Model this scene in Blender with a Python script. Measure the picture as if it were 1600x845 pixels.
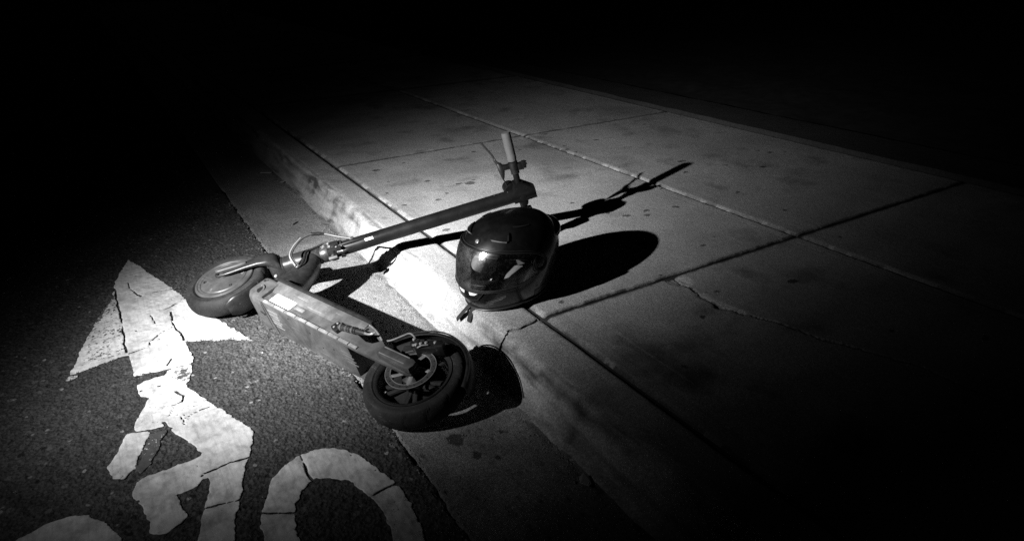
import bpy, bmesh, math, random
import numpy as np
from mathutils import Matrix, Vector
random.seed(7); rng = np.random.default_rng(7)
scene = bpy.context.scene
for o in list(bpy.data.objects): bpy.data.objects.remove(o)
COL = scene.collection

# ------------------------------------------------------------------ camera
cam_d = bpy.data.cameras.new('camera'); cam = bpy.data.objects.new('camera', cam_d); COL.objects.link(cam)
RGT = Vector((0.85364, -0.52046, -0.0203)); UPV = Vector((0.23488, 0.34987, 0.90687)); FWD = Vector((0.46489, 0.77892, -0.42091))
mw = Matrix.Identity(4)
for i, c in enumerate((RGT, UPV, -FWD)):
    for j in range(3): mw[j][i] = c[j]
mw.translation = (0, 0, .95); cam.matrix_world = mw
cam_d.sensor_width = 36; cam_d.sensor_fit = 'HORIZONTAL'; cam_d.lens = 1048.44 * 36 / 1600
cam_d.clip_start = .02; cam_d.clip_end = 500
scene.camera = cam

# ------------------------------------------------------------------ night sky
w = bpy.data.worlds.new('World'); scene.world = w; w.use_nodes = True
nt = w.node_tree; nt.nodes.clear()
sky = nt.nodes.new('ShaderNodeTexSky'); sky.sky_type = 'NISHITA'; sky.sun_disc = False
sky.sun_elevation = math.radians(-4); sky.sun_rotation = math.radians(200)
bw = nt.nodes.new('ShaderNodeRGBToBW'); bg = nt.nodes.new('ShaderNodeBackground'); wo = nt.nodes.new('ShaderNodeOutputWorld')
bg.inputs['Strength'].default_value = .045
nt.links.new(sky.outputs[0], bw.inputs[0]); nt.links.new(bw.outputs[0], bg.inputs[0]); nt.links.new(bg.outputs[0], wo.inputs[0])

# ------------------------------------------------------------------ the one lamp: a hand torch held to the left of the camera
LAMP = Vector((-1.03, 1.29, 1.117)); AIM = Vector((.80, 2.20, -.05))
ld = bpy.data.lights.new('torch_beam', 'SPOT'); lo = bpy.data.objects.new('torch_beam', ld); COL.objects.link(lo)
lo.location = LAMP; lo.rotation_euler = (AIM - LAMP).to_track_quat('-Z', 'Y').to_euler()
ld.energy = 1640; ld.spot_size = math.radians(84); ld.spot_blend = .12; ld.shadow_soft_size = .013
ld.use_nodes = True
lt = ld.node_tree; em = lt.nodes.get('Emission')
tc = lt.nodes.new('ShaderNodeTexCoord'); sp = lt.nodes.new('ShaderNodeSeparateXYZ'); ab = lt.nodes.new('ShaderNodeMath'); ab.operation = 'ABSOLUTE'
ac = lt.nodes.new('ShaderNodeMath'); ac.operation = 'ARCCOSINE'; mr = lt.nodes.new('ShaderNodeMath'); mr.operation = 'DIVIDE'; mr.inputs[1].default_value = math.radians(40)
rp = lt.nodes.new('ShaderNodeValToRGB'); rp.color_ramp.interpolation = 'LINEAR'
BEAM = [(0.0, 1.0), (0.1, 0.8725), (0.2, 0.6698), (0.3, 0.4548), (0.375, 0.2977), (0.45, 0.181), (0.525, 0.1053), (0.6, 0.0483), (0.675, 0.0191), (0.75, 0.0071), (0.85, 0.0021), (0.95, 0.0005), (1.0, 0.0)]
while len(rp.color_ramp.elements) < len(BEAM): rp.color_ramp.elements.new(.5)
for e, (a, v) in zip(rp.color_ramp.elements, BEAM): e.position = a; e.color = (v, v, v, 1)
lt.links.new(tc.outputs['Normal'], sp.inputs[0]); lt.links.new(sp.outputs['Z'], ab.inputs[0]); lt.links.new(ab.outputs[0], ac.inputs[0])
lt.links.new(ac.outputs[0], mr.inputs[0]); lt.links.new(mr.outputs[0], rp.inputs[0]); lt.links.new(rp.outputs[0], em.inputs['Color'])

vs = scene.view_settings
vs.view_transform = 'Standard'; vs.look = 'None'; vs.exposure = 0; vs.gamma = 1; vs.use_curve_mapping = False
scene.cycles.max_bounces = 8; scene.cycles.diffuse_bounces = 2; scene.cycles.sample_clamp_indirect = .2; scene.cycles.transparent_max_bounces = 16; scene.cycles.use_denoising = False
scene.cycles.caustics_reflective = False; scene.cycles.caustics_refractive = False

# ------------------------------------------------------------------ numpy noise
def vnoise(x, y, s, seed):
    r = np.random.default_rng(seed); T = r.random((256, 256))
    X = np.asarray(x) / s + 1000; Y = np.asarray(y) / s + 1000
    i = np.floor(X).astype(int); j = np.floor(Y).astype(int); u = X - i; v = Y - j
    u = u * u * (3 - 2 * u); v = v * v * (3 - 2 * v)
    g = lambda a, b: T[a % 256, b % 256]
    return (g(i, j) * (1 - u) + g(i + 1, j) * u) * (1 - v) + (g(i, j + 1) * (1 - u) + g(i + 1, j + 1) * u) * v - .5
def fbm(x, y, s, seed, n=4):
    o = 0; a = 1
    for k in range(n): o = o + a * vnoise(x, y, s, seed + k); a *= .5; s *= .5
    return o
def worley(x, y, s, seed):
    r = np.random.default_rng(seed); T = r.random((256, 256, 3))
    X = np.asarray(x) / s + 1000; Y = np.asarray(y) / s + 1000; i = np.floor(X).astype(int); j = np.floor(Y).astype(int)
    best = np.full(X.shape, 9.); val = np.zeros(X.shape)
    for a in (-1, 0, 1):
        for b in (-1, 0, 1):
            t = T[(i + a) % 256, (j + b) % 256]
            d = np.hypot(i + a + t[..., 0] - X, j + b + t[..., 1] - Y); m = d < best
            best = np.where(m, d, best); val = np.where(m, t[..., 2], val)
    return best, val
def seg_dist(x, y, pts):
    d = np.full(np.shape(x), 1e9)
    for (ax, ay), (bx, by) in zip(pts[:-1], pts[1:]):
        vx, vy = bx - ax, by - ay; t = np.clip(((x - ax) * vx + (y - ay) * vy) / (vx * vx + vy * vy + 1e-12), 0, 1)
        d = np.minimum(d, np.hypot(x - ax - t * vx, y - ay - t * vy))
    return d
def inside(x, y, pts):
    r = np.zeros(np.shape(x), bool); n = len(pts)
    for k in range(n):
        (ax, ay), (bx, by) = pts[k], pts[(k + 1) % n]
        c = ((ay > y) != (by > y)); xi = ax + (y - ay) * (bx - ax) / ((by - ay) if by != ay else 1e-9)
        r ^= c & (x < xi)
    return r
def sdf(x, y, pts):
    d = seg_dist(x, y, list(pts) + [pts[0]]); return np.where(inside(x, y, pts), -d, d)

# ------------------------------------------------------------------ material helpers (all greys: the photograph is black and white)
class N:
    def __init__(s, name):
        s.m = bpy.data.materials.new(name); s.m.use_nodes = True; s.t = s.m.node_tree
        s.b = s.t.nodes['Principled BSDF']; s.out = s.t.nodes['Material Output']
        s.co = s.t.nodes.new('ShaderNodeTexCoord')
    def n(s, typ, **kw):
        q = s.t.nodes.new(typ)
        for k, v in kw.items(): setattr(q, k, v)
        return q
    def l(s, a, b): s.t.links.new(a, b)
    def noise(s, scale, detail=4, rough=.6):
        q = s.n('ShaderNodeTexNoise'); q.inputs['Scale'].default_value = scale; q.inputs['Detail'].default_value = detail; q.inputs['Roughness'].default_value = rough
        s.l(s.co.outputs['Object'], q.inputs['Vector']); return q.outputs['Fac']
    def vor(s, scale, out='Distance', feature='F1'):
        q = s.n('ShaderNodeTexVoronoi', feature=feature); q.inputs['Scale'].default_value = scale; s.l(s.co.outputs['Object'], q.inputs['Vector']); return q.outputs[out]
    def ramp(s, f, a, b, va, vb):
        q = s.n('ShaderNodeMapRange'); q.clamp = True
        for k, v in zip((1, 2, 3, 4), (a, b, va, vb)): q.inputs[k].default_value = v
        s.l(f, q.inputs[0]); return q.outputs[0]
    def math(s, op, a, b):
        q = s.n('ShaderNodeMath', operation=op)
        for i, v in enumerate((a, b)):
            if isinstance(v, (int, float)): q.inputs[i].default_value = v
            else: s.l(v, q.inputs[i])
        return q.outputs[0]
    def mixv(s, f, a, b):
        q = s.n('ShaderNodeMix', data_type='FLOAT')
        for i, v in zip((0, 2, 3), (f, a, b)):
            if isinstance(v, (int, float)): q.inputs[i].default_value = v
            else: s.l(v, q.inputs[i])
        return q.outputs[0]
    def attr(s, name):
        q = s.n('ShaderNodeAttribute', attribute_name=name); return q.outputs['Fac']
    def color(s, v):
        if isinstance(v, (int, float)): s.b.inputs['Base Color'].default_value = (v, v, v, 1)
        else: s.l(v, s.b.inputs['Base Color'])
    def rough(s, v):
        if isinstance(v, (int, float)): s.b.inputs['Roughness'].default_value = v
        else: s.l(v, s.b.inputs['Roughness'])
    def bump(s, h, dist, strength=1.0, prev=None):
        q = s.n('ShaderNodeBump'); q.inputs['Distance'].default_value = dist; q.inputs['Strength'].default_value = strength
        s.l(h, q.inputs['Height'])
        if prev is not None: s.l(prev, q.inputs['Normal'])
        s.l(q.outputs[0], s.b.inputs['Normal']); return q.outputs[0]

def m_asphalt():
    s = N('asphalt'); c = s.vor(150, 'Color'); bwv = s.n('ShaderNodeRGBToBW'); s.l(c, bwv.inputs[0])
    base = s.ramp(s.noise(3, 5), .3, .7, .038, .066)
    base = s.math('MULTIPLY', base, s.ramp(bwv.outputs[0], .2, .8, .6, 1.5))
    c2 = s.vor(62, 'Color'); b2 = s.n('ShaderNodeRGBToBW'); s.l(c2, b2.inputs[0])
    d2 = s.vor(62); pale = s.math('MULTIPLY', s.ramp(b2.outputs[0], .84, .88, 0, 1), s.ramp(d2, .25, .4, 1, 0))
    c3 = s.vor(41, 'Color'); b3 = s.n('ShaderNodeRGBToBW'); s.l(c3, b3.inputs[0]); d3 = s.vor(41)
    big = s.math('MULTIPLY', s.ramp(b3.outputs[0], .78, .80, 0, 1), s.ramp(d3, .28, .42, 1, 0)); base = s.mixv(big, base, .105)
    pit = s.math('MULTIPLY', s.ramp(b3.outputs[0], .24, .22, 0, 1), s.ramp(d3, .2, .34, 1, 0)); base = s.mixv(pit, base, .012)
    s.color(s.mixv(pale, base, .26)); s.rough(.82); s.b.inputs['Specular IOR Level'].default_value = .35
    b = s.bump(s.vor(125), .0042, 1.0); s.bump(s.noise(380, 3), .0020, 1.0, b); return s.m
def m_concrete(name, lo, hi, speck=.35, bumpd=.0007):
    s = N(name)
    base = s.ramp(s.noise(2.3, 6, .65), .3, .7, lo, hi)
    base = s.math('MULTIPLY', base, s.ramp(s.noise(45, 5, .7), .25, .75, .82, 1.15))
    base = s.math('MULTIPLY', base, s.ramp(s.noise(520, 2, .8), .3, .7, 1 - speck, 1 + speck))
    base = s.math('MULTIPLY', base, s.ramp(s.noise(190, 3, .8), .32, .68, 1 - speck * .9, 1 + speck * .9))
    pit = s.ramp(s.vor(95), .06, .2, .35, 1)
    pitm = s.ramp(s.noise(11, 2), .42, .6, 0, 1)
    base = s.math('MULTIPLY', base, s.mixv(pitm, 1.0, pit))
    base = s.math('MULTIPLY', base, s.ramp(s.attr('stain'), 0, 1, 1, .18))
    s.color(base); s.rough(.88); s.b.inputs['Specular IOR Level'].default_value = .3
    b = s.bump(s.noise(330, 4, .7), bumpd, 1.0); s.bump(s.noise(60, 4), bumpd * 1.5, .7, b); return s.m
def m_paint():
    s = N('road_paint')
    n1 = s.noise(26, 6, .7); n2 = s.noise(7, 4)
    dirt = s.math('MULTIPLY', s.ramp(n1, .36, .56, .66, 1), s.ramp(n2, .36, .56, .70, 1))
    mp = s.n('ShaderNodeMapping'); mp.inputs['Scale'].default_value = (140, 9, 30); mp.inputs['Rotation'].default_value = (0, 0, 1.15)
    s.l(s.co.outputs['Object'], mp.inputs[0]); q = s.n('ShaderNodeTexNoise'); q.inputs['Scale'].default_value = 1; q.inputs['Detail'].default_value = 5; s.l(mp.outputs[0], q.inputs['Vector'])
    streak = s.ramp(q.outputs['Fac'], .34, .5, .86, 1)
    white = s.math('MULTIPLY', s.math('MULTIPLY', dirt, streak), .72)
    worn = s.math('GREATER_THAN', s.math('ADD', s.math('MULTIPLY', s.attr('wear'), .62), s.noise(95, 5, .75)), .80)
    s.color(s.mixv(worn, white, .07)); s.rough(.7)
    s.bump(s.noise(260, 4, .7), .0009, .9); return s.m
def m_hard(name, lo, hi, rough, metal=0., scale=20, dust=0., bump=0., spec=.5):
    s = N(name); v = s.ramp(s.noise(scale, 6, .65), .3, .7, lo, hi)
    if dust: v = s.mixv(s.ramp(s.noise(scale * 6, 5, .7), .58, .78, 0, dust), v, .16)
    if dust >= .14:
        mp = s.n('ShaderNodeMapping'); mp.inputs['Scale'].default_value = (9, 260, 260); mp.inputs['Rotation'].default_value = (.1, .25, .12); s.l(s.co.outputs['Object'], mp.inputs[0])
        q = s.n('ShaderNodeTexNoise'); q.inputs['Scale'].default_value = 1; q.inputs['Detail'].default_value = 4; s.l(mp.outputs[0], q.inputs['Vector'])
        v = s.mixv(s.math('MULTIPLY', s.ramp(q.outputs['Fac'], .60, .68, 0, .8), s.ramp(s.noise(scale * .8, 3), .45, .6, 0, 1)), v, min(.3, hi * 2.4)); v = s.math('MULTIPLY', v, s.ramp(s.noise(scale * .45, 5, .7), .35, .62, .55, 1.15))
    s.color(v); s.rough(s.ramp(s.noise(scale * 2, 4), .3, .7, rough * .8, min(1, rough * 1.25))); s.b.inputs['Metallic'].default_value = metal
    s.b.inputs['Specular IOR Level'].default_value = spec
    if bump: s.bump(s.noise(scale * 25, 3), bump, .8)
    return s.m

M = dict(
    asphalt=m_asphalt(), walk=m_concrete('sidewalk_concrete', .28, .42, .55, .0016), kerb=m_concrete('kerb_concrete', .25, .35, .5, .0018),
    gutter=m_concrete('gutter_concrete', .16, .27, .6, .0026), paint=m_paint(),
    soil=m_hard('dark_soil', .012, .022, .95, scale=6, bump=.002), bed=m_hard('joint_dirt', .02, .04, .95, scale=30, bump=.001),
    deck=m_hard('deck_grey_aluminium', 0.045, 0.090, .42, .1, 16, .45, .0004), deck_side=m_hard('deck_side_grey', 0.05, 0.08, .5, .1, 14, .2, .0002),
    frame=m_hard('frame_dark_grey', 0.012, 0.022, .34, .0, 14, .14, .0002, .4), stem=m_hard('stem_black_paint', 0.004, 0.008, .36, .0, 10, .05, .0001, .14),
    black=m_hard('black_plastic', 0.004, 0.008, .45, 0, 20, .06, .0001), tyre=m_hard('dusty_tyre_rubber', 0.010, 0.026, .75, 0, 22, .22, .0010, .25),
    hub=m_hard('hub_cover_grey', 0.05, 0.075, .5, .1, 12, .2, .0001), steel=m_hard('brushed_steel', .28, .40, .3, .6, 40, 0, 0),
    disc=m_hard('dull_brake_steel', .05, .09, .35, .5, 40, .1), rim=m_hard('rim_dark_grey', 0.015, 0.025, .4, .2, 20, .1), grip=m_hard('grey_rubber_grip', 0.085, 0.11, .7, 0, 30, .1, .0006),
    label=m_hard('white_label', .62, .72, .5, 0, 20), tag_grey=m_hard('pale_grey_print', 0.09, 0.16, .5, 0, 60), strip=m_hard('pale_edge_strip', 0.13, 0.2, .45, 0, 40, .2),
    shell=m_hard('helmet_black_shell', 0.002, 0.004, .38, 0, 14, .03, 0, .4), trim=m_hard('helmet_trim', 0.008, 0.014, .4, 0, 20), foam=m_hard('helmet_lining_cloth', 0.03, 0.05, .95, 0, 60, 0, .0008),
    pad=m_hard('cheek_pad_cloth', 0.16, 0.24, .95, 0, 60, 0, .0008), strap=m_hard('black_webbing', 0.004, 0.008, .85, 0, 90, 0, .0005),
    scratch=m_hard('scuffed_bare_plastic', 0.08, 0.13, .6, 0, 80), post=m_hard('weathered_steel_post', .12, .2, .6, .2, 8, .1),
    leaf=m_hard('dry_leaf', .3, .42, .7, 0, 90), grit=m_hard('grit_stone', .06, .3, .8, 0, 90), cable=m_hard('cable_grey', 0.03, 0.05, .45, 0, 20), pale_cable=m_hard('pale_cable_sleeve', 0.12, 0.16, .4, 0, 20),
)
def m_visor():
    s = N('clear_visor'); s.t.nodes.remove(s.b)
    tr = s.n('ShaderNodeBsdfTransparent'); tr.inputs[0].default_value = (.93, .93, .93, 1)
    gl = s.n('ShaderNodeBsdfGlossy'); gl.inputs[0].default_value = (1, 1, 1, 1)
    s.l(s.ramp(s.noise(40, 6, .7),  .35, .7, .09, .26), gl.inputs['Roughness'])
    fr = s.n('ShaderNodeFresnel'); fr.inputs[0].default_value = 1.5
    df = s.n('ShaderNodeBsdfDiffuse'); df.inputs[0].default_value = (.5, .5, .5, 1)
    m0 = s.n('ShaderNodeMixShader'); s.l(s.ramp(s.noise(120, 8, .8), .52, .75, .002, .04), m0.inputs[0]); s.l(tr.outputs[0], m0.inputs[1]); s.l(df.outputs[0], m0.inputs[2])
    m1 = s.n('ShaderNodeMixShader'); s.l(fr.outputs[0], m1.inputs[0]); s.l(m0.outputs[0], m1.inputs[1]); s.l(gl.outputs[0], m1.inputs[2])
    b = s.n('ShaderNodeBump'); b.inputs['Distance'].default_value = .0004; b.inputs['Strength'].default_value = .5; s.l(s.noise(300, 3), b.inputs['Height']); s.l(b.outputs[0], gl.inputs['Normal'])
    s.l(m1.outputs[0], s.out.inputs['Surface']); return s.m
M['visor'] = m_visor()
M['shell'].node_tree.nodes['Principled BSDF'].inputs['Coat Weight'].default_value = .6; M['shell'].node_tree.nodes['Principled BSDF'].inputs['Coat Roughness'].default_value = .12

# ------------------------------------------------------------------ mesh helpers
def tag(o, label=None, cat=None, group=None, kind=None):
    for k, v in (('label', label), ('category', cat), ('group', group), ('kind', kind)):
        if v: o[k] = v
    return o
def mesh_from(name, V, Fc, mat, parent=None, smooth=40, attrs=None, loc=None):
    me = bpy.data.meshes.new(name); me.from_pydata([tuple(map(float, v)) for v in V], [], [tuple(map(int, f)) for f in Fc])
    return fin(name, me, mat, parent, smooth, attrs, loc)
def fin(name, me, mat, parent=None, smooth=40, attrs=None, loc=None):
    me.materials.append(M[mat] if isinstance(mat, str) else mat)
    if smooth is not None:
        me.polygons.foreach_set('use_smooth', np.ones(len(me.polygons), bool)); me.set_sharp_from_angle(angle=math.radians(smooth))
    for k, a in (attrs or {}).items():
        at = me.attributes.new(k, 'FLOAT', 'POINT'); at.data.foreach_set('value', np.asarray(a, np.float32).ravel())
    me.update(); o = bpy.data.objects.new(name, me); COL.objects.link(o)
    if parent is not None: o.parent = parent
    if loc is not None: o.location = loc
    return o
def grid_mesh(name, X, Y, Z, mat, parent=None, attrs=None, smooth=60):
    ny, nx = X.shape; V = np.stack([X, Y, Z], -1).reshape(-1, 3).astype(np.float32)
    i = np.arange(ny - 1)[:, None] * nx + np.arange(nx - 1)[None]; q = np.stack([i, i + 1, i + nx + 1, i + nx], -1).reshape(-1, 4).astype(np.int32)
    me = bpy.data.meshes.new(name); me.vertices.add(len(V)); me.vertices.foreach_set('co', V.ravel())
    me.loops.add(q.size); me.loops.foreach_set('vertex_index', q.ravel()); me.polygons.add(len(q))
    me.polygons.foreach_set('loop_start', np.arange(len(q), dtype=np.int32) * 4); me.update(calc_edges=True); me.validate()
    return fin(name, me, mat, parent, None if smooth is None else smooth, attrs)
class MB:
    def __init__(s): s.v = []; s.f = []
    def add(s, V, Fc):
        o = len(s.v); s.v += [tuple(map(float, p)) for p in V]; s.f += [tuple(o + i for i in f) for f in Fc]; return s
    def loft(s, rings, cap=True, closed=False):
        k = len(rings[0]); V = [p for r in rings for p in r]; Fc = []
        n = len(rings)
        for a in range(n if closed else n - 1):
            b = (a + 1) % n
            for i in range(k): j = (i + 1) % k; Fc.append((a * k + i, a * k + j, b * k + j, b * k + i))
        if cap and not closed: Fc.append(tuple(range(k - 1, -1, -1))); Fc.append(tuple((n - 1) * k + i for i in range(k)))
        return s.add(V, Fc)
    def tube(s, path, r, k=10, cap=True, flat=None, up=None):
        P = [Vector(p) for p in path]; n = len(P); rs = r if isinstance(r, (list, tuple)) else [r] * n; rings = []; u = None
        for i in range(n):
            t = (P[min(i + 1, n - 1)] - P[max(i - 1, 0)]).normalized()
            if u is None:
                u = Vector(up) if up is not None else (Vector((0, 0, 1)) if abs(t.z) < .9 else Vector((1, 0, 0)))
            u = (u - t * u.dot(t)).normalized(); v = t.cross(u); fl = flat or 1
            rings.append([P[i] + (u * math.cos(a) * fl + v * math.sin(a)) * rs[i] for a in [2 * math.pi * q / k for q in range(k)]])
        return s.loft(rings, cap)
    def lathe(s, prof, c=(0, 0, 0), ax=(0, 1, 0), k=48, closed=False):
        c = Vector(c); ax = Vector(ax).normalized(); u = ax.orthogonal().normalized(); v = ax.cross(u)
        rings = [[c + ax * h + (u * math.cos(2 * math.pi * i / k) + v * math.sin(2 * math.pi * i / k)) * max(r, 1e-4) for i in range(k)] for r, h in prof]
        return s.loft(rings, not closed, closed)
    def box(s, c, h, R=None, bev=.002):
        bm = bmesh.new(); bmesh.ops.create_cube(bm, size=2); R = R or Matrix.Identity(3)
        for v in bm.verts: v.co = Vector((v.co.x * h[0], v.co.y * h[1], v.co.z * h[2]))
        if bev: bmesh.ops.bevel(bm, geom=bm.edges[:], offset=min(bev, min(h) * .9), segments=2, profile=.6, affect='EDGES')
        c = Vector(c)
        return s.bm(bm, lambda p: c + R @ p)
    def prism(s, poly, fn, h0, h1, bev=0):
        bm = bmesh.new(); a = [bm.verts.new((p[0], p[1], h0)) for p in poly]; b = [bm.verts.new((p[0], p[1], h1)) for p in poly]; n = len(poly)
        bm.faces.new(a[::-1]); bm.faces.new(b)
        for i in range(n): bm.faces.new((a[i], a[(i + 1) % n], b[(i + 1) % n], b[i]))
        bmesh.ops.recalc_face_normals(bm, faces=bm.faces[:])
        if bev:
            es = [e for e in bm.edges if abs(e.verts[0].co.z - e.verts[1].co.z) < 1e-7]; bmesh.ops.bevel(bm, geom=es, offset=bev, segments=2, profile=.6, affect='EDGES')
        return s.bm(bm, lambda p: fn(p.x, p.y, p.z))
    def bm(s, bm, fn):
        bm.verts.index_update(); V = [fn(v.co) for v in bm.verts]; Fc = [tuple(v.index for v in f.verts) for f in bm.faces]; bm.free(); return s.add(V, Fc)
    def build(s, name, mat, parent=None, smooth=38, label=None):
        bm = bmesh.new(); vs_ = [bm.verts.new(p) for p in s.v]
        for f in s.f:
            try: bm.faces.new([vs_[i] for i in f])
            except ValueError: pass
        bmesh.ops.remove_doubles(bm, verts=bm.verts[:], dist=1e-6); bmesh.ops.recalc_face_normals(bm, faces=bm.faces[:])
        me = bpy.data.meshes.new(name); bm.to_mesh(me); bm.free(); o = fin(name, me, mat, parent, smooth)
        if label: o['label'] = label
        return o
def empty(name, loc, R=None):
    o = bpy.data.objects.new(name, None); COL.objects.link(o); o.empty_display_size = .1
    m = (R or Matrix.Identity(3)).to_4x4(); m.translation = loc; o.matrix_world = m; return o
def smooth_path(pts, n=8):
    P = [Vector(p) for p in pts]; P = [P[0] * 2 - P[1]] + P + [P[-1] * 2 - P[-2]]; o = []
    for i in range(1, len(P) - 2):
        for k in range(n):
            t = k / n; a, b, c, d = P[i - 1:i + 3]
            o.append(.5 * ((2 * b) + (c - a) * t + (2 * a - 5 * b + 4 * c - d) * t * t + (3 * b - a - 3 * c + d) * t ** 3))
    return o + [P[-2]]

# ================================================================== THE SETTING
def nonuni(dense0, dense1, step, lo_list, hi_list):
    return np.array(list(lo_list) + list(np.arange(dense0, dense1 + 1e-6, step)) + list(hi_list))
ASPH_Z = -.105
ARROW=[(-0.0511, 2.8859), (-0.0158, 2.7772), (0.0215, 2.6491), (0.0564, 2.5288), (0.0942, 2.3833), (0.1486, 2.2035), (0.1906, 2.0694), (0.2244, 1.9711), (0.1584, 2.0094), (0.0926, 2.0476), (0.0522, 2.0641), (0.0578, 1.9587), (0.0548, 1.9239), (0.0073, 1.9237), (-0.0477, 1.9312), (-0.1015, 1.9385), (-0.1036, 2.0117), (-0.1035, 2.0807), (-0.1665, 2.0686), (-0.2209, 2.0551), (-0.2578, 2.051), (-0.242, 2.1363), (-0.2067, 2.2727), (-0.1611, 2.438), (-0.1236, 2.5542), (-0.1133, 2.6668), (-0.0815, 2.794)]
BIT=[(-0.2666, 2.0229), (-0.2605, 2.0421), (-0.2388, 2.0386), (-0.2355, 2.0237)]
RIDER=[(-0.0986, 1.8815), (-0.0785, 1.8948), (-0.0512, 1.8976), (-0.0251, 1.8933), (-0.0175, 1.9188), (0.0066, 1.9191), (0.0456, 1.9126), (0.0421, 1.8752), (0.0296, 1.8333), (0.0148, 1.8103), (0.0243, 1.7801), (0.0446, 1.7333), (0.0642, 1.676), (0.0871, 1.6221), (0.0988, 1.5842), (0.1174, 1.5463), (0.1314, 1.5014), (0.122, 1.4659), (0.114, 1.4434), (0.0874, 1.3651), (0.0706, 1.3083), (0.0415, 1.2276), (0.0198, 1.1573), (0.0044, 1.1101), (-0.0544, 1.1474), (-0.0409, 1.1959), (-0.0218, 1.2563), (-0.0023, 1.3228), (0.0114, 1.3863), (-0.0025, 1.3843), (-0.0149, 1.3656), (-0.0568, 1.3614), (-0.0517, 1.3171), (-0.0451, 1.277), (-0.0656, 1.2613), (-0.0932, 1.2542), (-0.1198, 1.2711), (-0.1186, 1.3065), (-0.1238, 1.3546), (-0.1381, 1.3907), (-0.1407, 1.4305), (-0.1225, 1.4558), (-0.0855, 1.4622), (-0.0168, 1.4692), (0.0054, 1.4726), (0.009, 1.4825), (-0.0143, 1.547), (-0.0432, 1.6212), (-0.0588, 1.6384), (-0.0894, 1.6439), (-0.1192, 1.6561), (-0.1203, 1.6781), (-0.0949, 1.7437), (-0.0759, 1.7951), (-0.0962, 1.8165), (-0.0984, 1.8598)]
ARM=[(-0.136, 1.66), (-0.0877, 1.6403), (-0.0871, 1.6204), (-0.1141, 1.5599), (-0.1267, 1.5139), (-0.1563, 1.4829), (-0.1733, 1.4979), (-0.1853, 1.5472), (-0.1566, 1.6023)]
ARM2=[(-0.0849, 1.6271), (-0.0495, 1.6206), (-0.0641, 1.5815), (-0.0963, 1.5044), (-0.1202, 1.4844), (-0.1301, 1.4977), (-0.1105, 1.5575)]
WORNWING=[(-0.1236, 2.5542), (-0.1115, 2.1027), (-0.1657, 2.0864), (-0.2247, 2.0908), (-0.1952, 2.2651), (-0.1616, 2.4235)]
CRACKS=[[(-0.0675, 2.6433), (-0.0658, 2.5828), (-0.0524, 2.5333), (-0.0389, 2.4912)], [(0.0369, 2.3068), (0.0373, 2.2627), (0.0307, 2.2243), (0.0336, 2.1864), (0.0476, 2.1315), (0.0509, 2.0775)], [(0.0268, 2.1909), (-0.0155, 2.16), (-0.0409, 2.1252), (-0.0462, 2.0988), (-0.1031, 2.0853)], [(-0.0748, 1.7464), (-0.0382, 1.7305), (-0.0207, 1.7231), (-0.0012, 1.7304), (0.0049, 1.7549), (-0.0108, 1.7902)], [(-0.022, 1.7121), (-0.0383, 1.6804)], [(-0.1208, 1.6571), (-0.049, 1.6321), (-0.0567, 1.6588)], [(-0.049, 1.6321), (-0.0416, 1.6202)], [(0.1011, 1.4041), (0.0629, 1.4099), (0.0285, 1.4044), (0.0021, 1.4034), (-0.0044, 1.3964)], [(0.0626, 1.2687), (0.0279, 1.2784), (-0.0072, 1.2826)], [(0.0915, 2.3883), (0.0476, 2.3513), (0.0182, 2.3342)], [(-0.0213, 2.3159), (-0.0177, 2.2423)], [(-0.1149, 2.6155), (-0.1138, 2.5313), (-0.1092, 2.2481), (-0.1109, 2.0975)], [(0.0018, 2.5039), (0.0705, 2.4987)], [(0.0019, 1.9832), (-0.0165, 1.9465)], [(0.0608, 1.6663), (0.0265, 1.6613), (-0.0046, 1.6473)], [(-0.0081, 1.6202), (-0.0137, 1.6607)], [(0.2088, 1.3445), (0.2059, 1.3142), (0.2047, 1.2778), (0.2057, 1.2443)], [(0.0911, 1.2039), (0.1466, 1.1659)], [(0.3635, 1.1287), (0.3385, 1.1303), (0.3075, 1.1249)]]
RING_O=[(0.073, 1.125), (0.083, 1.179), (0.102, 1.237), (0.127, 1.294), (0.156, 1.324), (0.209, 1.345), (0.249, 1.343), (0.286, 1.327), (0.319, 1.277), (0.345, 1.215), (0.364, 1.13), (0.366, 1.057), (0.359, 0.994), (0.348, 0.951), (0.335, 0.85), (0.3, 0.75), (0.22, 0.69), (0.14, 0.75), (0.09, 0.9), (0.068, 1.03)]
RING_I=[(0.137, 1.084), (0.145, 1.157), (0.157, 1.195), (0.179, 1.226), (0.21, 1.247), (0.244, 1.23), (0.273, 1.209), (0.288, 1.168), (0.305, 1.112), (0.307, 1.053), (0.3, 0.993), (0.28, 0.88), (0.22, 0.8), (0.16, 0.88), (0.137, 0.98)]
def asph_h(x, y):
    f1, v1 = worley(x, y, .0085, 11); f2, v2 = worley(x, y, .017, 12)
    h = .0021 * np.clip(1 - (f1 / .62) ** 2, 0, 1) * (.3 + 1.0 * v1) + .0028 * np.clip(1 - (f2 / .5) ** 2, 0, 1) * (v2 > .62) - .0026 * np.clip(1 - (f2 / .45) ** 2, 0, 1) * (v2 < .1)
    f3, v3 = worley(x, y, .013, 13); h = h + .0026 * np.clip(1 - (f3 / .6) ** 2, 0, 1) * (v3 - .35)
    c = np.full(np.shape(x), 1e9)
    for k in CRACKS: c = np.minimum(c, seg_dist(x + .006 * fbm(x, y, .03, 103, 3), y, k))
    h = h - .005 * np.clip(1 - c / .004, 0, 1)
    return ASPH_Z - .0012 + h + .003 * fbm(x, y, .35, 21, 3) + .0012 * fbm(x, y, .05, 31, 2)
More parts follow.
